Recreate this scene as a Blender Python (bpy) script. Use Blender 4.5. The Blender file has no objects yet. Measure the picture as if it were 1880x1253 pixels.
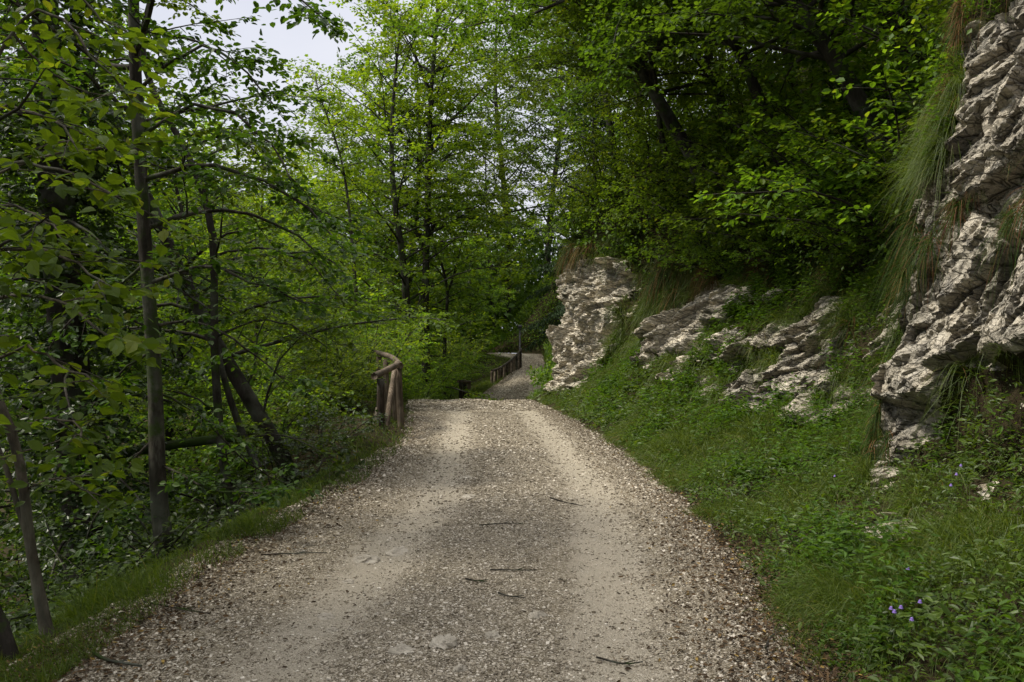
import bpy, math, random
import numpy as np
from mathutils import Vector

C = bpy.context.scene.collection
RNG = np.random.default_rng(7)
F = 1410.0            # focal length in photograph pixels
EYE = 1.6

def P(px, py, Y):
    return np.array([(px - 940.0) / F * Y, Y, EYE - (py - 640.0) / F * Y])

# ------------------------------------------------------------------ noise
def _hash(ix, iy, iz, seed):
    h = (ix.astype(np.int64) * 374761393 + iy.astype(np.int64) * 668265263 + iz.astype(np.int64) * 2147483647 + seed * 974711) & 0xFFFFFFFF
    h = ((h ^ (h >> 13)) * 1274126177) & 0xFFFFFFFF
    h = ((h ^ (h >> 16)) * 2246822519) & 0xFFFFFFFF
    return ((h ^ (h >> 15)) & 0xFFFFFF) / float(0xFFFFFF)

def vnoise(p, seed=0):
    p = np.asarray(p, float)
    i = np.floor(p); f = p - i; f = f * f * (3 - 2 * f); i = i.astype(np.int64)
    r = 0
    for dx in (0, 1):
        for dy in (0, 1):
            for dz in (0, 1):
                w = (f[..., 0] if dx else 1 - f[..., 0]) * (f[..., 1] if dy else 1 - f[..., 1]) * (f[..., 2] if dz else 1 - f[..., 2])
                r = r + w * _hash(i[..., 0] + dx, i[..., 1] + dy, i[..., 2] + dz, seed)
    return r

def fbm(p, octv=4, seed=0, gain=0.5):
    a, s, t = 1.0, 0, 0
    p = np.asarray(p, float)
    for o in range(octv):
        s = s + a * (vnoise(p * 2 ** o, seed + o) - 0.5); t += a; a *= gain
    return s / t * 2

def cells(p, seed=0):
    """nearest jittered cell: (distance to nearest, distance to second, random value of the nearest, second random value)"""
    p = np.asarray(p, float); i = np.floor(p).astype(np.int64)
    d1 = np.full(p.shape[:-1], 9.0); d2 = d1.copy(); v = np.zeros_like(d1); w = np.zeros_like(d1); of = np.zeros_like(p)
    for dx in (-1, 0, 1):
        for dy in (-1, 0, 1):
            for dz in (-1, 0, 1):
                cx, cy, cz = i[..., 0] + dx, i[..., 1] + dy, i[..., 2] + dz
                q = np.stack([cx + _hash(cx, cy, cz, seed), cy + _hash(cx, cy, cz, seed + 1), cz + _hash(cx, cy, cz, seed + 2)], -1)
                d = np.linalg.norm(q - p, axis=-1)
                n = d < d1
                d2 = np.where(n, d1, np.minimum(d2, d))
                v = np.where(n, _hash(cx, cy, cz, seed + 3), v); w = np.where(n, _hash(cx, cy, cz, seed + 4), w)
                d1 = np.where(n, d, d1); of = np.where(n[..., None], p - q, of)
    return d1, d2, v, w, of

# ------------------------------------------------------------------ objects
def tag(o, label=None, cat=None, group=None, kind=None):
    if label: o['label'] = label
    if cat: o['category'] = cat
    if group: o['group'] = group
    if kind: o['kind'] = kind
    return o

def link(o, parent=None):
    C.objects.link(o)
    if parent: o.parent = parent
    return o

def empty(name, loc=(0, 0, 0), rz=0, scale=1.0):
    o = bpy.data.objects.new(name, None); C.objects.link(o)
    o.location = loc; o.rotation_euler = (0, 0, rz); o.scale = (scale,) * 3
    o.empty_display_size = 0.2
    return o

def mesh(name, verts, faces, mat, smooth=False):
    """faces: list of (n,k) index arrays"""
    me = bpy.data.meshes.new(name)
    verts = np.asarray(verts, np.float32)
    me.vertices.add(len(verts)); me.vertices.foreach_set('co', verts.ravel())
    faces = [np.asarray(f, np.int32) for f in faces if len(f)]
    nl = sum(f.size for f in faces); nf = sum(len(f) for f in faces)
    me.loops.add(nl); me.polygons.add(nf)
    me.loops.foreach_set('vertex_index', np.concatenate([f.ravel() for f in faces]))
    tot = np.concatenate([np.full(len(f), f.shape[1], np.int32) for f in faces])
    st = np.concatenate([[0], np.cumsum(tot)[:-1]]).astype(np.int32)
    me.polygons.foreach_set('loop_start', st); me.polygons.foreach_set('loop_total', tot)
    me.polygons.foreach_set('use_smooth', np.full(nf, smooth))
    me.update(calc_edges=True); me.validate()
    for m in (mat if isinstance(mat, list) else [mat]): me.materials.append(m)
    return me

def obj(name, me, parent=None):
    return link(bpy.data.objects.new(name, me), parent)

def attr(me, name, vals):
    a = me.attributes.new(name, 'FLOAT', 'POINT'); a.data.foreach_set('value', np.asarray(vals, np.float32))

# ------------------------------------------------------------------ materials
def newmat(name):
    m = bpy.data.materials.new(name); m.use_nodes = True
    nt = m.node_tree; nt.nodes.clear()
    return m, nt, nt.nodes.new('ShaderNodeOutputMaterial')

def N(nt, t, **kw):
    n = nt.nodes.new(t)
    for k, v in kw.items():
        if k in n.inputs: n.inputs[k].default_value = v
        else: setattr(n, k, v)
    return n

def ramp(nt, fac, stops):
    r = nt.nodes.new('ShaderNodeValToRGB'); e = r.color_ramp.elements
    while len(e) < len(stops): e.new(0.5)
    for el, (p, c) in zip(e, stops): el.position = p; el.color = (*c, 1) if len(c) == 3 else c
    nt.links.new(fac, r.inputs[0]); return r.outputs[0]

def noise(nt, scale, detail=4, rough=0.6, vec=None, dist=0):
    n = N(nt, 'ShaderNodeTexNoise', Scale=scale, Detail=detail, Roughness=rough, Distortion=dist)
    if vec is not None: nt.links.new(vec, n.inputs['Vector'])
    return n

def mix(nt, fac, a, b, mode='MIX'):
    n = nt.nodes.new('ShaderNodeMix'); n.data_type = 'RGBA'; n.blend_type = mode
    for s, i in ((fac, 0), (a, 6), (b, 7)):
        if isinstance(s, (int, float)): n.inputs[i].default_value = s
        elif isinstance(s, tuple): n.inputs[i].default_value = (*s, 1)
        else: nt.links.new(s, n.inputs[i])
    return n.outputs[2]

def math_(nt, op, a, b=None, clamp=False):
    n = nt.nodes.new('ShaderNodeMath'); n.operation = op; n.use_clamp = clamp
    for i, s in enumerate((a, b)):
        if s is None: continue
        if isinstance(s, (int, float)): n.inputs[i].default_value = s
        else: nt.links.new(s, n.inputs[i])
    return n.outputs[0]

def objco(nt, scale=(1, 1, 1), rot=(0, 0, 0)):
    t = nt.nodes.new('ShaderNodeTexCoord'); m = nt.nodes.new('ShaderNodeMapping')
    m.inputs['Scale'].default_value = scale; m.inputs['Rotation'].default_value = rot
    nt.links.new(t.outputs['Object'], m.inputs['Vector']); return m.outputs[0]

def leafmat(name, stops, trans, tw=0.4, rough=0.5, spec=0.22):
    """stops: reflected colours picked per leaf; trans: light let through"""
    m, nt, out = newmat(name)
    g = nt.nodes.new('ShaderNodeNewGeometry'); oi = nt.nodes.new('ShaderNodeObjectInfo')
    col = ramp(nt, g.outputs['Random Per Island'], stops)
    hs = N(nt, 'ShaderNodeHueSaturation')
    nt.links.new(math_(nt, 'ADD', math_(nt, 'MULTIPLY', oi.outputs['Random'], 0.03), 0.485), hs.inputs['Hue'])
    nt.links.new(math_(nt, 'ADD', math_(nt, 'MULTIPLY', oi.outputs['Random'], 0.3), 0.85), hs.inputs['Value'])
    nt.links.new(col, hs.inputs['Color']); col = hs.outputs[0]
    p = N(nt, 'ShaderNodeBsdfPrincipled', Roughness=rough); p.inputs['Specular IOR Level'].default_value = spec
    nt.links.new(col, p.inputs['Base Color'])
    t = nt.nodes.new('ShaderNodeBsdfTranslucent')
    nt.links.new(mix(nt, 1.0, col, trans, 'MULTIPLY'), t.inputs['Color'])
    mx = nt.nodes.new('ShaderNodeMixShader'); mx.inputs[0].default_value = tw
    nt.links.new(p.outputs[0], mx.inputs[1]); nt.links.new(t.outputs[0], mx.inputs[2]); nt.links.new(mx.outputs[0], out.inputs[0])
    return m

def barkmat(name, c1, c2, c3, scale=9, moss=0.0):
    m, nt, out = newmat(name)
    v = objco(nt, (1, 1, 0.25)); n1 = noise(nt, scale, 6, 0.7, v); n2 = noise(nt, 2.2, 4, 0.6, objco(nt))
    col = ramp(nt, n1.outputs[0], [(0.32, c1), (0.52, c2), (0.7, c3)])
    col = mix(nt, ramp(nt, n2.outputs[0], [(0.5, (0, 0, 0)), (0.68, (1, 1, 1))]), col, mix(nt, 0.5, col, (0.12, 0.13, 0.10)))
    if moss: col = mix(nt, ramp(nt, noise(nt, 3.1, 5, 0.7, objco(nt)).outputs[0], [(0.62 - moss * 0.3, (0, 0, 0)), (0.72 - moss * 0.3, (1, 1, 1))]), col, (0.03, 0.05, 0.01))
    p = N(nt, 'ShaderNodeBsdfPrincipled', Roughness=0.9); p.inputs['Specular IOR Level'].default_value = 0.15
    b = N(nt, 'ShaderNodeBump', Strength=0.7, Distance=0.02)
    nt.links.new(n1.outputs[0], b.inputs['Height']); nt.links.new(b.outputs[0], p.inputs['Normal'])
    nt.links.new(col, p.inputs['Base Color']); nt.links.new(p.outputs[0], out.inputs[0])
    return m

def simple(name, stops, rough=0.9, spec=0.2, island=True, scale=5):
    m, nt, out = newmat(name)
    if island:
        g = nt.nodes.new('ShaderNodeNewGeometry'); fac = g.outputs['Random Per Island']
    else: fac = noise(nt, scale, 6, 0.65, objco(nt)).outputs[0]
    p = N(nt, 'ShaderNodeBsdfPrincipled', Roughness=rough); p.inputs['Specular IOR Level'].default_value = spec
    nt.links.new(ramp(nt, fac, stops), p.inputs['Base Color']); nt.links.new(p.outputs[0], out.inputs[0])
    return m

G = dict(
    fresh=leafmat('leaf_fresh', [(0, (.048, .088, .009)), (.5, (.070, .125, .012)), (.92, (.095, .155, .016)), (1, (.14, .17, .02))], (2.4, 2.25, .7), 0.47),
    glow=leafmat('leaf_backlit', [(0, (.058, .105, .010)), (.5, (.085, .148, .014)), (.92, (.115, .18, .018)), (1, (.15, .18, .02))], (2.4, 2.25, .7), 0.5),  # brighter copy of fresh: backlit glow of background foliage painted into the colour
    shade=leafmat('leaf_shaded', [(0, (.021, .045, .006)), (.6, (.035, .068, .008)), (1, (.055, .095, .011))], (2.2, 2.2, .7), 0.38),  # darkened leaf copy: foreground silhouette shade painted into the colour
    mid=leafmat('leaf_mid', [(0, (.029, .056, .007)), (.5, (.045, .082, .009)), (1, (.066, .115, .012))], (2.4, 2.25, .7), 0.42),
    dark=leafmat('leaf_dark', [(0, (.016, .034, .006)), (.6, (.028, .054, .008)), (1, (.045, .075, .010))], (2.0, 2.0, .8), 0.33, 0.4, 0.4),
    spruce=leafmat('needle_dark', [(0, (.012, .028, .008)), (1, (.03, .055, .014))], (1.3, 1.4, 1.0), 0.2, 0.6),
    reed=leafmat('cliff_grass', [(0, (.012, .026, .004)), (.6, (.024, .046, .006)), (1, (.05, .075, .010))], (1.9, 1.9, .7), 0.3, 0.6, 0.1),
    grass=leafmat('grass_blade', [(0, (.034, .056, .007)), (.5, (.060, .094, .010)), (.965, (.098, .130, .018)), (1, (.19, .16, .06))], (2.0, 1.9, .7), 0.35, 0.5, 0.3),
    straw=leafmat('dead_grass', [(0, (.07, .035, .014)), (.6, (.15, .075, .03)), (1, (.22, .14, .06))], (1.3, 1.2, 1.0), 0.25, 0.7, 0.1),
    weed=leafmat('weed_leaf', [(0, (.030, .060, .007)), (.5, (.050, .090, .010)), (1, (.080, .13, .015))], (2.3, 2.1, .7), 0.4, 0.45, 0.35),
)
BARK = barkmat('bark_grey', (.012, .010, .007), (.034, .029, .022), (.12, .112, .092), 13, 0.35)
BARKD = barkmat('bark_dark', (.012, .010, .008), (.028, .024, .019), (.055, .048, .04), 9, 0.3)
BARKP = barkmat('bark_pale', (.03, .025, .018), (.085, .072, .054), (.17, .15, .12), 14, 0.15)
WOOD = None
def woodmat():
    m, nt, out = newmat('weathered_wood')
    v = objco(nt, (1, 1, 0.08)); n1 = noise(nt, 38, 5, 0.7, v); n2 = noise(nt, 3, 4, 0.6, objco(nt))
    col = ramp(nt, n1.outputs[0], [(0.3, (.045, .030, .018)), (0.5, (.13, .10, .07)), (0.7, (.26, .22, .165))])
    col = mix(nt, ramp(nt, n2.outputs[0], [(0.38, (0, 0, 0)), (0.62, (1, 1, 1))]), col, mix(nt, 0.75, col, (.035, .026, .016)))
    p = N(nt, 'ShaderNodeBsdfPrincipled', Roughness=0.85); p.inputs['Specular IOR Level'].default_value = 0.2
    b = N(nt, 'ShaderNodeBump', Strength=0.8, Distance=0.012)
    nt.links.new(n1.outputs[0], b.inputs['Height']); nt.links.new(b.outputs[0], p.inputs['Normal'])
    nt.links.new(col, p.inputs['Base Color']); nt.links.new(p.outputs[0], out.inputs[0]); return m
WOOD = woodmat()
WOODD = barkmat('dark_wood', (.010, .008, .006), (.03, .022, .015), (.07, .055, .04), 20, 0.1)  # darker brown-black tone for some posts and rails

def rockmat(name='limestone', tint=1.0, stain=.5, crack=.9):
    m, nt, out = newmat(name)
    co = objco(nt); st = objco(nt, (1.0, 1.0, 2.6), (math.radians(-28), 0, 0)); blk = objco(nt, (1.2, 1.5, 3.6), (math.radians(-29), 0, 0))
    n1 = noise(nt, 2.2, 8, 0.68, co); n2 = noise(nt, 4, 9, 0.74, st); n3 = noise(nt, 1.0, 5, 0.6, co); n4 = noise(nt, 42, 6, 0.78, co)
    n5 = noise(nt, 1.7, 6, 0.65, objco(nt, (1, 1, .7))); nw = noise(nt, 2.5, 4, .6, co)
    wv = nt.nodes.new('ShaderNodeMix'); wv.data_type = 'VECTOR'; wv.inputs[0].default_value = .12; nt.links.new(blk, wv.inputs[4]); nt.links.new(nw.outputs['Color'], wv.inputs[5])
    v1 = N(nt, 'ShaderNodeTexVoronoi', Scale=2.3, feature='DISTANCE_TO_EDGE'); nt.links.new(wv.outputs[1], v1.inputs['Vector'])
    v2 = N(nt, 'ShaderNodeTexVoronoi', Scale=6.5, feature='DISTANCE_TO_EDGE'); nt.links.new(wv.outputs[1], v2.inputs['Vector'])
    vb = N(nt, 'ShaderNodeTexVoronoi', Scale=2.3); nt.links.new(wv.outputs[1], vb.inputs['Vector'])
    bw = nt.nodes.new('ShaderNodeRGBToBW'); nt.links.new(vb.outputs['Color'], bw.inputs[0])
    c = lambda r, g, b: (r * tint, g * tint, b * tint)
    col = ramp(nt, n2.outputs[0], [(0.30, c(.18, .162, .128)), (0.45, c(.325, .297, .24)), (0.60, c(.45, .416, .345)), (0.78, c(.56, .528, .452))])
    col = mix(nt, .55, col, ramp(nt, bw.outputs[0], [(.25, (.55, .56, .56)), (.7, (1.08, 1.05, 1.0))]), 'MULTIPLY')
    col = mix(nt, ramp(nt, n1.outputs[0], [(0.60 - stain * .16, (0, 0, 0)), (0.74 - stain * .16, (.85, .85, .85))]), col, mix(nt, 0.75, col, c(.10, .10, .098)))
    col = mix(nt, ramp(nt, n3.outputs[0], [(0.62, (0, 0, 0)), (0.78, (.25, .25, .25))]), col, c(.24, .18, .11))
    col = mix(nt, ramp(nt, n5.outputs[0], [(0.58, (0, 0, 0)), (0.70, (.7, .7, .7))]), col, (.05, .06, .02))
    col = mix(nt, 0.8, col, ramp(nt, n4.outputs[0], [(0.34, (.5, .49, .47)), (0.5, (1, 1, 1))]), 'MULTIPLY')
    crk = math_(nt, 'MINIMUM', math_(nt, 'MULTIPLY', v1.outputs[0], 1.0), math_(nt, 'ADD', v2.outputs[0], .012))
    col = mix(nt, crack, col, ramp(nt, crk, [(0.002, (.14, .13, .11)), (0.022, (1, 1, 1))]), 'MULTIPLY')
    p = N(nt, 'ShaderNodeBsdfPrincipled', Roughness=0.95); p.inputs['Specular IOR Level'].default_value = 0.12
    b = N(nt, 'ShaderNodeBump', Strength=0.9, Distance=0.05); b2 = N(nt, 'ShaderNodeBump', Strength=0.8, Distance=0.018); b3 = N(nt, 'ShaderNodeBump', Strength=1.0, Distance=0.05)
    nt.links.new(n2.outputs[0], b.inputs['Height']); nt.links.new(n4.outputs[0], b2.inputs['Height']); nt.links.new(b.outputs[0], b2.inputs['Normal'])
    nt.links.new(ramp(nt, crk, [(0.0, (0, 0, 0)), (0.06, (1, 1, 1))]), b3.inputs['Height']); nt.links.new(b2.outputs[0], b3.inputs['Normal'])
    nt.links.new(b3.outputs[0], p.inputs['Normal']); nt.links.new(col, p.inputs['Base Color']); nt.links.new(p.outputs[0], out.inputs[0]); return m
ROCK = rockmat('limestone', 1.25, .55)
ROCKW = rockmat('limestone_pale', 1.75, .1, .6)
DUSTY = simple('dusty_stone', [(.3, (.21, .188, .148)), (.5, (.31, .28, .225)), (.7, (.40, .365, .30))], .95, .1, False, 9)

def soilmat():
    m, nt, out = newmat('forest_soil')
    n1 = noise(nt, 6, 8, 0.7, objco(nt)); n2 = noise(nt, 40, 4, 0.7, objco(nt))
    col = ramp(nt, n1.outputs[0], [(0.3, (.018, .014, .008)), (0.5, (.04, .03, .016)), (0.62, (.03, .04, .010)), (0.8, (.035, .055, .012))])
    p = N(nt, 'ShaderNodeBsdfPrincipled', Roughness=1.0); p.inputs['Specular IOR Level'].default_value = 0.1
    b = N(nt, 'ShaderNodeBump', Strength=1.0, Distance=0.04)
    nt.links.new(n2.outputs[0], b.inputs['Height']); nt.links.new(b.outputs[0], p.inputs['Normal'])
    nt.links.new(col, p.inputs['Base Color']); nt.links.new(p.outputs[0], out.inputs[0]); return m
SOIL = soilmat()

def pathmat():
    m, nt, out = newmat('gravel_path')
    a = nt.nodes.new('ShaderNodeAttribute'); a.attribute_name = 'track'
    e = nt.nodes.new('ShaderNodeAttribute'); e.attribute_name = 'edge'
    co = objco(nt)
    vo = N(nt, 'ShaderNodeTexVoronoi', Scale=85.0); nt.links.new(co, vo.inputs['Vector'])
    sep = nt.nodes.new('ShaderNodeSeparateColor'); nt.links.new(vo.outputs['Color'], sep.inputs[0])
    peb = ramp(nt, sep.outputs[0], [(0, (.14, .117, .08)), (0.45, (.26, .222, .158)), (.8, (.37, .325, .245)), (1, (.50, .455, .37))])
    rim = ramp(nt, vo.outputs['Distance'], [(0.35, (1, 1, 1)), (0.75, (.42, .40, .36))])
    peb = mix(nt, 0.85, peb, rim, 'MULTIPLY')
    n1 = noise(nt, 7, 8, 0.7, co); n2 = noise(nt, 130, 3, 0.7, co); n3 = noise(nt, 0.9, 5, 0.6, co)
    sand = ramp(nt, n2.outputs[0], [(0.3, (.26, .227, .17)), (0.6, (.365, .325, .252)), (.8, (.44, .40, .322))])
    tf = math_(nt, 'ADD', a.outputs['Fac'], math_(nt, 'MULTIPLY', math_(nt, 'SUBTRACT', n1.outputs[0], 0.5), 1.3))
    tf = math_(nt, 'ADD', tf, math_(nt, 'MULTIPLY', math_(nt, 'SUBTRACT', n3.outputs[0], 0.5), 0.6))
    tm = ramp(nt, tf, [(0.36, (0, 0, 0)), (0.72, (1, 1, 1))])
    col = mix(nt, tm, peb, sand)
    dirt = ramp(nt, math_(nt, 'ADD', e.outputs['Fac'], math_(nt, 'MULTIPLY', math_(nt, 'SUBTRACT', n1.outputs[0], 0.5), 1.2)), [(0.30, (0, 0, 0)), (0.85, (1, 1, 1))])
    col = mix(nt, dirt, col, mix(nt, 0.78, col, (.06, .042, .022)))
    p = N(nt, 'ShaderNodeBsdfPrincipled', Roughness=0.95); p.inputs['Specular IOR Level'].default_value = 0.15
    b = N(nt, 'ShaderNodeBump', Strength=0.9, Distance=0.012); b.invert = True
    nt.links.new(vo.outputs['Distance'], b.inputs['Height'])
    b2 = N(nt, 'ShaderNodeBump', Strength=0.5, Distance=0.02); nt.links.new(n2.outputs[0], b2.inputs['Height']); nt.links.new(b.outputs[0], b2.inputs['Normal'])
    nt.links.new(b2.outputs[0], p.inputs['Normal'])
    nt.links.new(col, p.inputs['Base Color']); nt.links.new(p.outputs[0], out.inputs[0]); return m
PATH = pathmat()
STONE = simple('gravel_stone', [(0, (.12, .10, .072)), (.4, (.235, .202, .15)), (.75, (.345, .305, .238)), (1, (.52, .475, .395))], 0.9, 0.15)
LITTER = simple('leaf_litter', [(0, (.030, .020, .012)), (.5, (.065, .042, .022)), (.93, (.12, .075, .035)), (1, (.28, .19, .05))], 0.8, 0.2)

# ------------------------------------------------------------------ ground functions
def curve(Ys, Vs, sm=1.0):
    g = np.arange(-20, 140, 0.1); v = np.interp(g, Ys, Vs)
    k = int(sm / 0.1) | 1
    if k > 1: v = np.convolve(np.pad(v, k // 2, 'edge'), np.ones(k) / k, 'valid')
    return lambda y: np.interp(y, g, v)

xl = curve([-15, 3.7, 4.9, 6.1, 8.7, 13.3, 18.8, 25, 28, 30, 34, 38, 45, 50, 55, 58.5, 61, 64.5, 66, 110],
           [-2.3, -2.3, -2.25, -2.2, -1.9, -1.86, -2.5, -3.4, -2.7, -1.9, -1.85, -1.95, -0.95, -0.15, .55, .7, -1.3, -2.6, -3, -3], 1.2)
xr = curve([-15, 3.7, 5, 7.5, 10, 13.7, 18.8, 25, 28, 34, 45, 58, 64, 65.5, 66, 110],
           [1.4, 1.46, 1.6, 1.78, 1.8, 1.65, 1.25, .5, .6, 1.75, 2.2, 2.5, 2.6, -2.2, -2.9, -2.9], 0.9)
pz = curve([-15, 22, 24.5, 28, 31, 34, 38, 45, 50, 54, 58, 63, 70, 110], [0, 0, -.03, -.35, -.75, -.95, -.93, -.5, 0, .28, .65, 1.1, 1.5, 3], 1.6)

def z_left(X, Y):
    d = np.maximum(xl(Y) - X, 0)
    slope = np.where(d < .5, -0.10 * d, -.05 - 0.62 * (d - .5))
    deep = -.05 - 0.62 * 8.0
    slope = np.where(d > 8.5, deep - 0.12 * (d - 8.5), slope)
    soft = np.clip((Y - 11) / 3, 0, 1) * np.clip((26 - Y) / 4, 0, 1)
    hump = soft * (0.75 * np.exp(-((d - 1.6) / 1.1) ** 2) + 0.5 * np.exp(-((d - 3.2) / 1.6) ** 2))
    far = np.clip((Y - 26) / 10, 0, 1)
    slope = slope * (1 - 0.45 * far)
    hill = np.clip((np.hypot(X + 10, Y - 10) - 46) / 40, 0, 1) ** 1.2 * 15 * np.clip((-X - 12) / 14, 0, 1)
    n = fbm(np.stack([X * .8, Y * .8, 0 * X], -1), 4, 3) * 0.22 * np.clip(d / 1.5, 0, 1)
    return pz(Y) + slope + hump * np.clip(d / .4, 0, 1) + n + hill

KY = [-15, -5, 4, 6, 7.2, 7.7, 8.7, 11, 13, 15, 17, 19, 21, 22.6, 24.2, 25.6, 28, 34, 45, 58, 64, 66, 110]
KX = {  # cliff base, cliff top
    'xb': [3.6, 3.5, 3.3, 3.5, 3.42, 3.75, 4.4, 3.85, 3.9, 3.4, 3.0, 3.2, 2.7, 1.8, 1.48, 2.4, 3.5, 4.0, 4.2, 4.5, 5, .5, .5],
    'zb': [1.0, 1.0, .8, .6, .42, .55, .95, .75, 1.1, 1.25, 1.5, 1.4, .95, .62, .5, .5, .4, .3, .8, 1.8, 2.4, 3, 4.5],
    'xt': [5, 5, 4.2, 4.5, 4.3, 4.95, 5.7, 5.2, 5.5, 5.3, 4.9, 4.8, 3.5, 2.3, 1.75, 3.7, 5, 6, 6, 6.5, 7, 3.5, 3.5],
    'zt': [6, 6, 6, 5.5, 4.9, 4.5, 3.4, 2.6, 3.0, 3.3, 3.3, 3.7, 4.5, 4.65, 4.65, 4.65, 4.5, 4.5, 5, 6, 7, 7, 9]}
kx = {k: curve(KY, v, 0.35) for k, v in KX.items()}

def smooth01(t): t = np.clip(t, 0, 1); return t * t * (3 - 2 * t)

def right_profile(Y, t):
    """t 0..1 bank, 1..2 cliff, 2..3 steep wooded slope, 3..4 upper slope"""
    xe, ze = xr(Y), pz(Y)
    xb, zb, xt, zt = kx['xb'](Y), kx['zb'](Y) , kx['xt'](Y), kx['zt'](Y)
    zb = np.maximum(zb, ze + .15)
    a = np.clip(t, 0, 1); b = np.clip(t - 1, 0, 1); c = np.clip(t - 2, 0, 1); d = np.clip(t - 3, 0, 1)
    X = xe + (xb - xe) * a + (xt - xb) * b + 1.6 * c + 30 * d
    Z = ze + (zb - ze) * (0.35 * a + 0.65 * a ** 1.8) + (zt - zb) * b + 2.2 * c + 20 * d
    return X, Z

# ------------------------------------------------------------------ right hillside, split into rock outcrops and vegetated bank
def inpoly(px, py, poly):
    r = np.zeros(px.shape, bool); n = len(poly)
    for i in range(n):
        (x1, y1), (x2, y2) = poly[i], poly[(i + 1) % n]
        if y1 == y2: continue
        c = ((y1 > py) != (y2 > py)) & (px < (x2 - x1) * (py - y1) / (y2 - y1) + x1)
        r ^= c
    return r

OUTCROPS = [
    ('rock_outcrop', 'tall pale limestone nose of rock jutting out beside the crest of the path', 20.2, 25.6, ROCKW,
     [[(980, 468), (1045, 452), (1085, 470), (1120, 478), (1166, 480), (1172, 525), (1145, 555), (1150, 590), (1125, 640), (1105, 680), (1062, 720), (990, 715), (970, 600)]]),
    ('rock_outcrop', 'broad cream limestone slab with undercut lower lip above the grassy bank', 14.2, 19.8, ROCKW,
     [[(1196, 590), (1215, 572), (1262, 552), (1300, 518), (1345, 528), (1395, 535), (1385, 565), (1312, 602), (1255, 648), (1200, 640)]]),
    ('rock_outcrop', 'small pale rock knob poking from the bank below the broad cream slab', 13.0, 16.5, ROCK,
     [[(1345, 665), (1385, 628), (1405, 650), (1395, 700), (1355, 705)], [(1296, 720), (1330, 690), (1345, 712), (1310, 740)]]),
    ('rock_outcrop', 'grey layered ledges of rock stepping up under the dark bushes', 9.3, 13.2, ROCK,
     [[(1404, 640), (1420, 585), (1470, 600), (1552, 540), (1578, 560), (1540, 640), (1532, 690), (1470, 750), (1445, 735), (1440, 690)],
      [(1515, 760), (1545, 725), (1575, 740), (1555, 785), (1525, 790)]]),
    ('rock_outcrop', 'angular grey block of rock in shade behind the big buttress', 7.9, 9.6, ROCK,
     [[(1560, 650), (1580, 630), (1660, 560), (1700, 560), (1660, 640), (1620, 690), (1570, 690)]]),
    ('rock_outcrop', 'huge cracked limestone buttress rising out of the grass beside a hanging grass curtain', 1.5, 7.85, ROCK,
     [[(1783, 62), (1840, 30), (2400, -700), (4000, -900), (4000, 640), (2000, 640), (1880, 660), (1830, 690), (1790, 695), (1765, 705), (1735, 770), (1690, 815), (1655, 845), (1655, 905), (1600, 905), (1588, 800), (1590, 720), (1610, 640), (1630, 540), (1670, 430), (1680, 380), (1745, 270), (1765, 160)]]),
    ('rock_outcrop', 'low whitish stone half buried in the flowering grass', 2.5, 6.6, ROCKW,
     [[(1785, 905), (1815, 880), (1835, 890), (1800, 930)]]),
    ('rock_outcrop', 'small white stone showing at the foot of the big buttress', 5.5, 7.6, ROCKW,
     [[(1580, 905), (1615, 880), (1628, 895), (1600, 925)]]),
]

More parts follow.
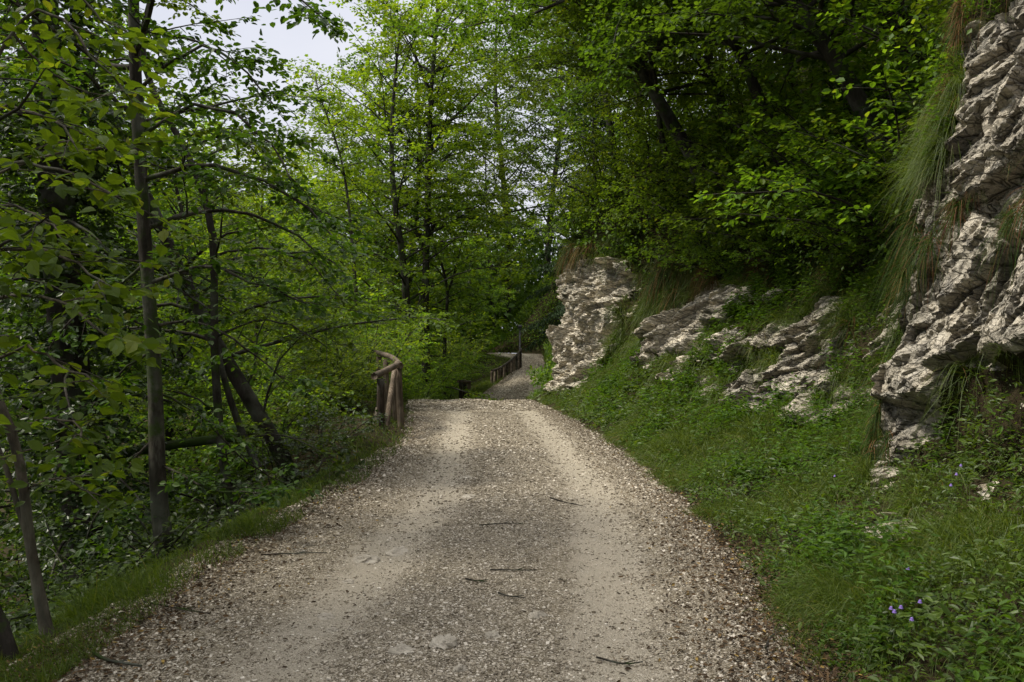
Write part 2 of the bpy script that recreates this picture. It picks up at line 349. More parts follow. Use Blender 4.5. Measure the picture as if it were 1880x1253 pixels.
def build_right():
    ys = [-15.0]
    while ys[-1] < 110:
        y = ys[-1]
        ys.append(y + (0.4 if y < 1.5 else max(0.0021 * y, 0.011) if y < 27 else 0.02 * y))
    ys = np.array(ys)
    ts = np.concatenate([np.linspace(0, 1, 70)[:-1], np.linspace(1, 2, 250)[:-1], np.linspace(2, 3, 60)[:-1], 3 + np.linspace(0, 1, 40) ** 1.6])
    Y, T = np.meshgrid(ys, ts, indexing='ij')
    X, Z = right_profile(Y, T)
    base = np.stack([X, Y, Z], -1)
    w = fbm(base * np.array([.7, .7, .7]), 4, 11) * 0.30 * np.clip(T * 1.5, 0, 1) * (0.25 + 0.75 * smooth01((T - .7) / .5))
    X = X - w; Z = Z + (fbm(base * 1.3, 4, 17) * 0.20 + fbm(base * 4.0, 3, 18) * .06) * np.clip(T * 3, 0, 1)
    # perspective position only decides where stone is bare and where soil holds
    Ys = np.maximum(Y, 0.5)
    wob = fbm(base * 2.2, 4, 23) * 34 * np.clip(9 / np.maximum(Y, 3), .35, 1.2)
    wob2 = fbm(base * 2.2 + 9.1, 4, 29) * 34 * np.clip(9 / np.maximum(Y, 3), .35, 1.2)
    px = 940 + X / Ys * F + wob; py = 640 - (Z - EYE) / Ys * F + wob2
    ident = np.zeros(Y.shape, int)
    for k, (_, _, y0, y1, _, polys) in enumerate(OUTCROPS):
        m = np.zeros(Y.shape, bool)
        for pl in polys: m |= inpoly(px, py, pl)
        m &= (Y > y0) & (Y < y1) & (T > 0.3) & (T < 2.6)
        ident[m] = k + 1
    ident[(Y < 1.5) & (T > 1) & (T < 2.2)] = 6
    bits = fbm(base * np.array([1.0, 1.5, 2.2]) + 3.3, 4, 19) - .10 * np.abs(T - 1.25) * 2
    for k, y0, y1, lo, hi, th in ((1, 20.2, 24.5, .8, 1.9, .26), (2, 14.2, 20.2, .85, 1.85, .07), (4, 9.3, 14.2, .8, 1.75, .0), (5, 7.9, 9.3, .8, 1.6, .08), (6, 4.0, 7.85, .5, 1.1, .16)):
        ident[(ident == 0) & (bits > th) & (Y > y0) & (Y < y1) & (T > lo) & (T < hi)] = k
    rock = (ident > 0).astype(float)
    soft = rock.copy()
    for _ in range(7):
        s = soft.copy(); s[1:-1, 1:-1] = (soft[:-2, 1:-1] + soft[2:, 1:-1] + soft[1:-1, :-2] + soft[1:-1, 2:]) / 4; soft = s
    # layered, jointed stone
    p = np.stack([X, Y, Z], -1)
    warp = np.stack([fbm(p * .8, 3, 31), fbm(p * .8, 3, 37), fbm(p * .8, 3, 41)], -1) * 0.09
    q = p + warp
    bed = (q[..., 2] + 0.55 * q[..., 1]) * .876
    alongc = (q[..., 1] - 0.55 * q[..., 2]) * .876
    def blocks(sb, sa, sx, seed, dep, tilt, gap):
        """joint blocks: each cell is a flat facet with its own offset and tilt, parted by a crack"""
        u = np.stack([bed * sb, alongc * sa, q[..., 0] * sx], -1)
        d1, d2, v, w, of = cells(u, seed)
        h1 = (v * 7919.3) % 1 - .5; h2 = (w * 6007.7) % 1 - .5; h3 = (v * 3571.9) % 1 - .5
        e = np.clip((d2 - d1) / gap, 0, 1)
        return (v - .5) * dep + (of[..., 0] * (h1 * 2 - .35) + of[..., 1] * h2 * 2 + of[..., 2] * h3) * tilt - (1 - e) * dep * .16
    disp = blocks(1.5, 1.05, .7, 51, .34, .30, .05) + blocks(3.6, 2.6, 1.6, 61, .10, .15, .06) + blocks(11, 6, 4, 71, .030, .045, .12) + blocks(30, 17, 12, 77, .012, .016, .2)
    disp += fbm(q * 14, 3, 81) * .010 + fbm(q * 1.2, 3, 83) * .09
    far = np.clip(Y / 12, .85, 1.35)
    disp = disp * far * soft
    nx = -0.86; ny = -0.42; nz = .28
    X2 = X + disp * nx + .10 * soft * nx; Y2 = Y + disp * ny * .9; Z2 = Z + disp * nz
    # soil roughness
    sr = (1 - soft) * np.clip(T * 2, 0, 1)
    X2 = X2 - sr * fbm(p * 3.1, 3, 91) * .10
    n, mm = Y.shape
    idx = np.arange(n * mm).reshape(n, mm)
    quads = np.stack([idx[:-1, :-1], idx[1:, :-1], idx[1:, 1:], idx[:-1, 1:]], -1)
    fid = ident[:-1, :-1]
    V = np.stack([X2, Y2, Z2], -1).reshape(-1, 3)
    def sub(qs):
        u, inv = np.unique(qs.ravel(), return_inverse=True)
        return V[u], inv.reshape(-1, 4)
    v, f = sub(quads[fid == 0].reshape(-1, 4))
    tag(obj('hillside', mesh('hillside', v, [f], SOIL, True)), kind='structure')
    for k, (nm, lab, _, _, mt, _) in enumerate(OUTCROPS):
        qs = quads[fid == k + 1].reshape(-1, 4)
        if len(qs) < 4: print('outcrop empty', lab); continue
        v, f = sub(qs)
        tag(obj(nm, mesh(nm, v, [f], mt, False)), lab, 'rock outcrop', 'limestone outcrops in the bank')
    # sampling table for plants
    c = V[quads].mean(2); d1 = V[quads[..., 2]] - V[quads[..., 0]]; d2 = V[quads[..., 3]] - V[quads[..., 1]]
    nr = np.cross(d1, d2); ar = np.linalg.norm(nr, axis=-1) / 2; nr = nr / np.maximum(np.linalg.norm(nr, axis=-1, keepdims=True), 1e-9)
    flip = nr[..., 2] * 0 + np.where((nr * np.array([-.5, 0, 1])).sum(-1) < 0, -1, 1); nr = nr * flip[..., None]
    return dict(c=c.reshape(-1, 3), n=nr.reshape(-1, 3), a=ar.ravel(), soft=soft[:-1, :-1].ravel(), id=fid.ravel(), T=T[:-1, :-1].ravel(), d1=d1.reshape(-1, 3), d2=d2.reshape(-1, 3))
HS = build_right()

def sample_hill(n, weight):
    w = HS['a'] * weight; w = np.maximum(w, 0); s = np.cumsum(w); k = np.searchsorted(s, RNG.random(n) * s[-1])
    j = (RNG.random((n, 2)) - .5) * .5
    return HS['c'][k] + HS['d1'][k] * j[:, :1] + HS['d2'][k] * j[:, 1:], HS['n'][k], k

# path
def build_path():
    ys = [-14.0]
    while ys[-1] < 64.6: ys.append(ys[-1] + max(0.03, 0.008 * abs(ys[-1])))
    ys = np.array(ys); us = np.linspace(0, 1, 140)
    Y, U = np.meshgrid(ys, us, indexing='ij')
    a, b = xl(Y) , xr(Y) + .02
    X = a + (b - a) * U
    c = (a + b) / 2; wv = fbm(np.stack([Y * .25, 0 * Y, 0 * Y], -1), 2, 5) * .22
    off = X - c - wv - .06
    tr = np.exp(-((off + .80) / .36) ** 2) + np.exp(-((off - .92) / .36) ** 2)
    ed = np.clip(1 - np.minimum(X - a, b - X) / .75, 0, 1)
    Z = pz(Y) - .035 * tr + .02 * np.exp(-(off / .5) ** 2) + fbm(np.stack([X * 1.4, Y * 1.4, 0 * X], -1), 5, 9) * .03
    Z += fbm(np.stack([X * 14, Y * 14, 0 * X], -1), 3, 14) * .007 - .0 * ed
    Z -= .02 * (ed > .98)
    n, m = Y.shape; idx = np.arange(n * m).reshape(n, m)
    q = np.stack([idx[:-1, :-1], idx[:-1, 1:], idx[1:, 1:], idx[1:, :-1]], -1).reshape(-1, 4)
    me = mesh('path', np.stack([X, Y, Z], -1).reshape(-1, 3), [q], PATH, True)
    attr(me, 'track', np.clip(tr, 0, 1).ravel()); attr(me, 'edge', ed.ravel())
    tag(obj('path', me), kind='structure')
build_path()
def path_z(X, Y):
    a, b = xl(Y), xr(Y); c = (a + b) / 2; wv = fbm(np.stack([Y * .25, 0 * Y, 0 * Y], -1), 2, 5) * .22
    off = X - c - wv - .06
    tr = np.exp(-((off + .80) / .36) ** 2) + np.exp(-((off - .92) / .36) ** 2)
    return pz(Y) - .035 * tr + .02 * np.exp(-(off / .5) ** 2) + fbm(np.stack([X * 1.4, Y * 1.4, 0 * X], -1), 5, 9) * .03, tr

# left ground
def build_left():
    ys = [-15.0]
    while ys[-1] < 110: ys.append(ys[-1] + max(0.08, 0.012 * abs(ys[-1])))
    ys = np.array(ys); ds = np.concatenate([np.linspace(0, 2.5, 50)[:-1], 2.5 + np.linspace(0, 1, 90) ** 2 * 120])
    Y, D = np.meshgrid(ys, ds, indexing='ij'); X = xl(Y) - D
    Z = z_left(X, Y) - .01
    n, m = Y.shape; idx = np.arange(n * m).reshape(n, m)
    q = np.stack([idx[:-1, :-1], idx[1:, :-1], idx[1:, 1:], idx[:-1, 1:]], -1).reshape(-1, 4)
    tag(obj('ground', mesh('ground', np.stack([X, Y, Z], -1).reshape(-1, 3), [q], SOIL, True)), kind='structure')
build_left()
s = 700.0
tag(obj('terrain', mesh('terrain', [(-s, -s, -14), (s, -s, -14), (s, s, -14), (-s, s, -14)], [np.array([[0, 1, 2, 3]])], SOIL)), kind='structure')

# ------------------------------------------------------------------ leaves, grass, stones as arrays
T_NEAR = (np.array([(0, 0, 0), (.22, .27, .05), (.55, .34, .06), (.82, .17, .0), (1.0, 0, -.10), (.82, -.17, .0), (.55, -.34, .06), (.22, -.27, .05), (.4, 0, 0)]),
          np.array([(0, 8, 1), (1, 8, 2), (2, 8, 3), (3, 8, 4), (4, 8, 5), (5, 8, 6), (6, 8, 7), (7, 8, 0)]))
T_MID = (np.array([(0, 0, 0), (.3, .30, .05), (.7, .27, .03), (1, 0, -.08), (.7, -.27, .03), (.3, -.30, .05)]),
         np.array([(0, 3, 2, 1), (0, 5, 4, 3)]))
T_SLIM = (np.array([(0, 0, 0), (.3, .19, .05), (.7, .16, .02), (1, 0, -.12), (.7, -.16, .02), (.3, -.19, .05)]), T_MID[1])
T_FAR = (np.array([(0, -.14, 0), (.5, -.34, 0), (1, 0, -.1), (.45, .34, .06)]), np.array([(0, 1, 2, 3)]))
T_NEEDLE = (np.array([(0, -.10, 0), (.6, -.13, .0), (1, 0, -.1), (.6, .13, .03)]), np.array([(0, 1, 2, 3)]))

def unit(v): return v / np.maximum(np.linalg.norm(v, axis=-1, keepdims=True), 1e-9)

def leaves_mesh(name, pos, axis, normal, size, tmpl, mat):
    T, Fc = tmpl
    axis = unit(axis); side = unit(np.cross(normal, axis)); nn = np.cross(axis, side)
    size = np.broadcast_to(size, (len(pos),))
    V = pos[:, None] + size[:, None, None] * (T[None, :, :1] * axis[:, None] + T[None, :, 1:2] * side[:, None] + T[None, :, 2:] * nn[:, None])
    k = len(T); f = (Fc[None] + (np.arange(len(pos)) * k)[:, None, None]).reshape(-1, Fc.shape[1])
    return mesh(name, V.reshape(-1, 3), [f], mat)

def blades_mesh(name, root, d0, L, bend, width, mat, seg=3):
    """grass blades as tapering strips that curve over under their own weight"""
    n = len(root); d0 = unit(d0)
    side = unit(np.cross(d0, RNG.normal(size=(n, 3))))
    L = L[:, None]; g = np.array([0, 0, -1.0])
    rows = []
    for i in range(seg + 1):
        t = i / seg
        c = root + d0 * L * t + g * (bend[:, None] * L * t * t)
        wd = width[:, None] * (1 - t) ** .7 * .5 + .0004
        rows += [c - side * wd, c + side * wd]
    V = np.stack(rows, 1); k = 2 * (seg + 1)
    fc = np.array([(2 * i, 2 * i + 1, 2 * i + 3, 2 * i + 2) for i in range(seg)])
    f = (fc[None] + (np.arange(n) * k)[:, None, None]).reshape(-1, 4)
    return mesh(name, V.reshape(-1, 3), [f], mat)

def stones_mesh(name, pos, size, mat, flat=.6):
    cube = np.array([(x, y, z) for z in (-1, 1) for y in (-1, 1) for x in (-1, 1)], float)
    fc = np.array([(0, 2, 3, 1), (4, 5, 7, 6), (0, 1, 5, 4), (2, 6, 7, 3), (0, 4, 6, 2), (1, 3, 7, 5)])
    n = len(pos); v = cube[None] * (1 + RNG.uniform(-.5, .15, (n, 8, 3)))
    v = v * RNG.uniform(.55, 1.15, (n, 1, 3)) * np.array([1, 1, flat])
    a = RNG.uniform(0, 6.283, n); ca, sa = np.cos(a)[:, None], np.sin(a)[:, None]
    x, y, z = v[..., 0], v[..., 1], v[..., 2]
    tl = RNG.uniform(-.5, .5, (n, 1)); z = z + x * tl
    V = np.stack([x * ca - y * sa, x * sa + y * ca, z], -1) * size[:, None, None] + pos[:, None]
    f = (fc[None] + (np.arange(n) * 8)[:, None, None]).reshape(-1, 4)
    return mesh(name, V.reshape(-1, 3), [f], mat)

# gravel
def build_gravel():
    n = 190000
    Y = 3.3 / (1 - RNG.random(n) * (1 - 3.3 / 22))
    a, b = xl(Y), xr(Y); U = RNG.random(n); X = a - .25 + (b - a + .4) * U
    z, tr = path_z(X, Y)
    keep = RNG.random(n) > np.clip(tr, 0, 1) * .8
    big = RNG.random(n) ** 5
    size = (.0026 + .0048 * RNG.random(n) ** 2 + .009 * big) * np.clip(Y / 7, .8, 1.7)
    X, Y, z, size = X[keep], Y[keep], z[keep], size[keep]
    o = tag(obj('gravel', stones_mesh('gravel', np.stack([X, Y, z + size * .15], -1), size, STONE)), kind='stuff')
    tag(o, 'loose pale and grey gravel stones strewn over the track', 'gravel')
    n = 26000; Y = 20 + 42 * RNG.random(n) ** 1.2; a, b = xl(Y), xr(Y); X = a + (b - a) * RNG.random(n); z, tr = path_z(X, Y)
    size = RNG.uniform(.012, .034, n)
    o = tag(obj('far_gravel', stones_mesh('far_gravel', np.stack([X, Y, z + size * .1], -1), size, STONE)), 'pale gravel stones on the far stretch of the track', 'gravel', kind='stuff')
    # leaf litter along the two edges
    n = 17000; Y = 3.3 / (1 - RNG.random(n) * (1 - 3.3 / 26)); right = RNG.random(n) < .55
    off = np.abs(RNG.normal(0, .38, n))
    X = np.where(right, xr(Y) + .25 - off * 1.0, xl(Y) - .3 + off * 1.1)
    z, _ = path_z(X, Y); z = np.where(X < xl(Y), z_left(X, Y), z)
    z = np.where(X > xr(Y), z + (X - xr(Y)) * .2, z)
    ax = RNG.normal(size=(n, 3)) * np.array([1, 1, .25]); nr = np.array([0, 0, 1.0]) + RNG.normal(size=(n, 3)) * .7
    me = leaves_mesh('litter', np.stack([X, Y, z + .012], -1), ax, nr, RNG.uniform(.014, .042, n), T_SLIM, LITTER)
    tag(obj('fallen_leaves', me), 'brown fallen leaves and scraps lining both edges of the track', 'leaf litter', kind='stuff')
build_gravel()

# embedded stones, twigs on the path
def blob(name, c, dims, seed, mat, nu=28, nv=18):
    u = np.linspace(0, 2 * np.pi, nu, endpoint=False); v = np.linspace(.04, np.pi - .04, nv)
    U, Vv = np.meshgrid(u, v, indexing='ij')
    d = np.stack([np.cos(U) * np.sin(Vv), np.sin(U) * np.sin(Vv), np.cos(Vv)], -1)
    r = 1 + fbm(d * 1.5 + seed, 4, seed) * .55 + (cells(d * 2.0 + seed, seed)[2] - .5) * .25
    V = d * r[..., None] * np.array(dims)
    idx = np.arange(nu * nv).reshape(nu, nv); nx = np.roll(idx, -1, 0)
    q = np.stack([idx[:, :-1], idx[:, 1:], nx[:, 1:], nx[:, :-1]], -1).reshape(-1, 4)
    o = obj(name, mesh(name, V.reshape(-1, 3), [q], mat)); o.location = c; return o
ST = [(670, 1022, .13, .05, 'grey humped stone with a dark crack set in the left wheel track'),
      (730, 1010, .14, .04, 'long whitish stone beside the grey humped one in the left wheel track'),
      (640, 1062, .06, .025, 'flat chip of pale stone nearer than the grey humped stone'),
      (985, 1132, .07, .035, 'lone rounded pale stone in the middle of the track'),
      (815, 1195, .12, .055, 'biggest brown grey ridge of bedrock breaking the gravel at the front'),
      (740, 1205, .09, .035, 'low ridge of stone just left of the big bedrock ridge'),
      (905, 1172, .06, .03, 'small reddish brown stone behind the big bedrock ridge'),
      (600, 1122, .075, .03, 'dusty cream stone near the left edge of the left wheel track'),
      (710, 1108, .04, .022, 'white pebble in the sandy left wheel track'),
      (860, 912, .11, .03, 'flat bright stone on the track level with the dark bush'),
      (1335, 1000, .05, .03, 'bluish grey stone at the right edge of the gravel'),
      (855, 875, .14, .025, 'farthest flat pale stone lying along the left wheel track'),
      (610, 1148, .05, .02, 'square pale chip near the dusty cream stone'),
      (845, 1240, .06, .03, 'flat stone at the very front below the bedrock ridge')]
for i, (px, py, r, h, lab) in enumerate(ST):
    Y = EYE * F / (py - 640); p = P(px, py, Y)
    zz = float(path_z(np.array([p[0]]), np.array([Y]))[0][0])
    r *= .8; o = blob('embedded_stone', (p[0], p[1], zz - h * .3), (r, r * .75, h), 100 + i * 7, DUSTY)
    o.rotation_euler = (0, 0, i * 1.3)
    tag(o, lab, 'stone', 'stones set in the track')

# ------------------------------------------------------------------ wood tubes
class Tubes:
    def __init__(s): s.v = []; s.f = []; s.n = 0
    def add(s, pts, rad, sides=6, cap=True, bumpy=0):
        pts = np.asarray(pts, float); rad = np.broadcast_to(np.asarray(rad, float), (len(pts),))
        t = np.gradient(pts, axis=0); t = unit(t)
        ref = np.array([1.0, 0.13, 0]) if abs(t[0][2]) > .75 else np.array([0, 0, 1.0])
        a = unit(np.cross(t, ref)); b = np.cross(t, a)
        ang = np.arange(sides) / sides * 2 * np.pi
        ring = np.cos(ang)[None, :, None] * a[:, None] + np.sin(ang)[None, :, None] * b[:, None]
        rr = rad[:, None, None]
        if bumpy:
            q = pts[:, None] + ring * rr; rr = rr * (1 + bumpy * fbm(q * np.array([9, 9, 3]), 3, 44)[..., None])
        V = pts[:, None] + ring * rr
        m = len(pts); idx = s.n + np.arange(m * sides).reshape(m, sides); nx = np.roll(idx, -1, 1)
        s.v.append(V.reshape(-1, 3)); s.f.append(np.stack([idx[:-1], nx[:-1], nx[1:], idx[1:]], -1).reshape(-1, 4)); s.n += m * sides
        if cap:
            for e, r in ((0, idx[0]), (-1, idx[-1])):
                s.v.append(pts[e][None]); c = s.n; s.n += 1
                q = np.stack([np.full(sides, c), r, np.roll(r, -1), np.full(sides, c)], -1)
                s.f.append(('tri', q[:, :3]))
    def mesh(s, name, mat, smooth=True):
        quads = [f for f in s.f if not isinstance(f, tuple)]; tris = [f[1] for f in s.f if isinstance(f, tuple)]
        fs = [np.concatenate(quads)] + ([np.concatenate(tris)] if tris else [])
        return mesh(name, np.concatenate(s.v), fs, mat, smooth)

def spline(pts, n):
    pts = np.asarray(pts, float); t = np.concatenate([[0], np.cumsum(np.linalg.norm(np.diff(pts, axis=0), axis=1))]); t /= t[-1]
    u = np.linspace(0, 1, n); out = []
    P0 = np.vstack([2 * pts[0] - pts[1], pts, 2 * pts[-1] - pts[-2]])
    for x in u:
        i = min(np.searchsorted(t, x, 'right') - 1, len(pts) - 2); f = (x - t[i]) / max(t[i + 1] - t[i], 1e-9)
        a, b, c, d = P0[i], P0[i + 1], P0[i + 2], P0[i + 3]
        out.append(.5 * (2 * b + (c - a) * f + (2 * a - 5 * b + 4 * c - d) * f ** 2 + (3 * b - a - 3 * c + d) * f ** 3))
    return np.array(out)

class Tree:
    def __init__(s, seed):
        s.r = np.random.default_rng(seed); s.tb = Tubes(); s.tw = []
    def walk(s, p, d, L, n, g=0.0, jit=.15):
        pts = [np.array(p, float)]; d = np.array(d, float); d /= np.linalg.norm(d)
        for i in range(n):
            d = d + np.array([0, 0, g / n]) + s.r.normal(size=3) * jit / n ** .5; d /= np.linalg.norm(d)
            pts.append(pts[-1] + d * L / n)
        return np.array(pts)
    def twigs(s, pts, f0, sp, tl, wood=True, droop=-.12, flat=.25):
        """leafy twigs alternating left and right along a branch, roughly in one plane"""
        seg = np.linalg.norm(np.diff(pts, axis=0), axis=1); L = seg.sum(); n = max(2, int(L * (1 - f0) / sp))
        f = np.linspace(f0, 1, n); cum = np.concatenate([[0], np.cumsum(seg)]) / L
        p = np.stack([np.interp(f, cum, pts[:, k]) for k in range(3)], 1)
        i = np.clip(np.searchsorted(cum, f) - 1, 0, len(pts) - 2); d = unit(pts[i + 1] - pts[i])
        sd = unit(np.cross(d, [0, 0, 1.0]) + 1e-6) * np.where(np.arange(n) % 2, 1, -1)[:, None]
        dr = unit(d * .65 + sd * .8 + s.r.normal(size=(n, 3)) * flat + np.array([0, 0, droop])); dr[-1] = d[-1]
        ln = tl * (1.05 - .55 * f) * s.r.uniform(.6, 1.25, n)
        s.tw.append((p, dr, ln))
        if wood:
            for a, b, c in zip(p, dr, ln):
                s.tb.add([a, a + b * c * .5, a + b * c + np.array([0, 0, -.06 * c])], [.004, .003, .0015], 3, False)
    def limb(s, pts, r0, r1, sides=6, sub=True, sp=.35, subL=.5, f0=.2, twl=.35, twsp=.12, wood=True, g=-.15, up=.1, flat=.25, minr=.004):
        n = len(pts); s.tb.add(pts, np.linspace(r0, r1, n), sides, False)
        if not sub: s.twigs(pts, f0, twsp, twl, wood, flat=flat); return
        seg = np.linalg.norm(np.diff(pts, axis=0), axis=1); L = seg.sum(); cum = np.concatenate([[0], np.cumsum(seg)]) / L
        k = max(3, int(L * (1 - f0) / sp)); sgn = 1
        for f in np.linspace(f0, .97, k):
            i = min(int(np.searchsorted(cum, f)) - 1, n - 2); i = max(i, 0)
            p = np.array([np.interp(f, cum, pts[:, q]) for q in range(3)]); d = pts[i + 1] - pts[i]; d /= np.linalg.norm(d)
            sd = np.cross(d, [0, 0, 1.0]); nn = np.linalg.norm(sd); sd = sd / nn if nn > .05 else s.r.normal(size=3)
            if nn <= .35:
                a = s.r.uniform(0, 6.28); sd = np.array([math.cos(a), math.sin(a), 0])
            dd = d * .6 + sgn * sd * .85 + np.array([0, 0, up]) + s.r.normal(size=3) * flat * .8; sgn = -sgn
            l = max(.25, L * subL * (1.0 - .62 * f)) * s.r.uniform(.7, 1.25); l = min(l, 2.8)
            bp = s.walk(p, dd, l, 4, g)
            s.tb.add(bp, np.linspace(max(minr, (r0 + (r1 - r0) * f) * .5), minr * .6, 5), 4 if wood else 3, False)
            s.twigs(bp, .12, twsp, twl, wood, flat=flat)
        s.twigs(pts, .75, twsp, twl, wood, flat=flat)
    def leaves(s, name, size, spacing, tmpl, mat, tilt=.35, droop=.15, dens=1.0):
        p = np.concatenate([a for a, _, _ in s.tw]); d = np.concatenate([a for _, a, _ in s.tw]); l = np.concatenate([a for _, _, a in s.tw])
        # side shoots fan out from every twig, in about the same plane
        k = int(dens * 1.0); n0 = len(p); P_, D_, L_ = [p], [d], [l]
        sdv = unit(np.cross(d, np.array([0, 0, 1.0])) + 1e-6)
        for q in range(k):
            sg = (1 if q % 2 else -1) * s.r.uniform(.3, 1.1, (n0, 1))
            P_.append(p + d * (l * s.r.uniform(.1, .9, n0))[:, None]); D_.append(unit(d * .7 + sdv * sg + s.r.normal(size=(n0, 3)) * .28)); L_.append(np.maximum(l * s.r.uniform(.45, .9, n0), spacing * 2.2))
        p, d, l = np.concatenate(P_), np.concatenate(D_), np.concatenate(L_)
        k = np.maximum(2, (l / spacing).astype(int)); I = np.repeat(np.arange(len(p)), k)
        st = np.concatenate([[0], np.cumsum(k)[:-1]]); j = np.arange(len(I)) - np.repeat(st, k); f = (j + .6) / k[I]
        D = d[I]; sd = unit(np.cross(D, np.array([0, 0, 1.0])) + 1e-6) * np.where(j % 2, 1, -1)[:, None]
        pos = p[I] + D * (l[I] * f)[:, None] + np.array([0, 0, -.06]) * (l[I] * f * f)[:, None]
        ax = D * .6 + sd * .75 + s.r.normal(size=(len(I), 3)) * .3 + np.array([0, 0, -droop])
        nr = np.array([0, 0, 1.0]) + s.r.normal(size=(len(I), 3)) * tilt
        return leaves_mesh(name, pos, ax, nr, size * s.r.uniform(.6, 1.2, len(I)), tmpl, mat)

def crown_profile(f, kind):
    if kind == 'round': return math.sin(math.pi * min(1, .18 + .80 * f)) ** .7
    if kind == 'cone': return 1.05 - f
    return 1.0

def broadleaf(seed, H, R, f0, nb, leaf, sp, mat, r0=.18, lean=(0, 0), dens=9, wood=False, tmpl=T_FAR, bark=None, kind='round', twl=.62, twsp=.28, subsp=.55, up0=.35, g=-.25):
    t = Tree(seed); r = t.r
    top = np.array([lean[0], lean[1], H])
    tr = spline([np.zeros(3) - [0, 0, .5], top * .3 + r.normal(size=3) * [.15, .15, 0], top * .65 + r.normal(size=3) * [.3, .3, 0], top], 14)
    t.tb.add(tr, r0 * (1 - np.linspace(0, 1, 14)) ** .8 + .012, 9, False, .12)
    a = r.uniform(0, 6.28)
    for i in range(nb):
        f = f0 + (1 - f0) * (i + .3) / nb; a += 2.4 + r.uniform(-.4, .4)
        q = f * 13; k = min(int(q), 12); p = tr[k] + (tr[k + 1] - tr[k]) * (q - k)
        ff = (f - f0) / (1 - f0); L = R * crown_profile(ff, kind) * r.uniform(.7, 1.15) + .3
        e = up0 + .75 * ff
        d = np.array([math.cos(a), math.sin(a), e])
        bp = t.walk(p, d, L, 7, g, .3)
        t.limb(bp, max(.012, r0 * .35 * (1 - f * .7)), .008, 5, True, subsp, .5, .22, twl, twsp, wood, -.25)
    tm = t.tb.mesh('trunk', bark or BARKD); lm = t.leaves('crown', leaf, sp, tmpl, mat, dens=dens)
    return tm, lm

def plant_tree(name, meshes, loc, label, cat, group=None, rz=0, sc=1.0, parts=('trunk', 'crown')):
    e = empty(name, loc, rz, sc); tag(e, label, cat, group)
    for n, m in zip(parts, meshes): obj(n, m, e)
    return e

# ------------------------------------------------------------------ trees at the left edge of the path
def pl(pts, Y):
    """polyline from picture readings; Y is one depth, or one per point"""
    ys = np.broadcast_to(np.asarray(Y, float), (len(pts),)) if not hasattr(Y, '__len__') or len(Y) == len(pts) else np.linspace(Y[0], Y[-1], len(pts))
    return np.array([P(x, y, d) for (x, y), d in zip(pts, ys)])

def guided_tree(name, seed, trunk, Y, r0, r1, limbs, leaf, sp, tmpl, lmat, bark, label, group=None, extra=None, auto=0, autoR=2.5, autof=(.35, 1), twl=.34, twsp=.13, subsp=.33, sides=14, tilt=.35, cat='tree', droop=.15, g=-.15, side_bias=0.0, parts=('trunk', 'crown'), subL=.5, dens=5):
    t = Tree(seed); r = t.r
    tr = spline(pl(trunk, Y), 26); base = tr[0].copy()
    rad = r0 + (r1 - r0) * np.linspace(0, 1, 26) ** .8; rad[:3] *= [1.35, 1.15, 1.05]
    t.tb.add(tr, rad, sides, True, .14)
    for st in (extra or []):
        q = spline(pl(st[0], st[1]), 14); t.tb.add(q, np.linspace(st[2], st[3], 14), 9, True, .1)
    for L in limbs:
        q = spline(pl(L[0], L[1]), 10); q = q + np.concatenate([[[0, 0, 0]], r.normal(size=(9, 3)) * .012])
        t.limb(q, L[2], .006, 7, True, subsp, L[3] if len(L) > 3 else subL, L[4] if len(L) > 4 else .18, twl, twsp, True, g)
    a = r.uniform(0, 6.28)
    for i in range(auto):
        f = autof[0] + (autof[1] - autof[0]) * (i + .4) / auto; a += 2.4 + r.uniform(-.5, .5)
        k = min(int(f * 25), 24); p = tr[k]
        d = np.array([math.cos(a) + side_bias, math.sin(a) - abs(side_bias) * .3, .25 + .5 * f])
        L = autoR * (1.1 - .55 * (f - autof[0]) / max(1e-6, autof[1] - autof[0])) * r.uniform(.7, 1.2)
        t.limb(t.walk(p, d, L, 7, -.35, .25), max(.010, r0 * .26), .006, 5, True, subsp, subL, .2, twl, twsp, True, g)
    tm = t.tb.mesh('trunk', bark); lm = t.leaves('crown', leaf, sp, tmpl, lmat, tilt, droop, dens)
    e = empty(name, base); tag(e, label, cat, group)
    for n, m in zip(parts, (tm, lm)):
        o = obj(n, m, e); o.location = -base
    return e

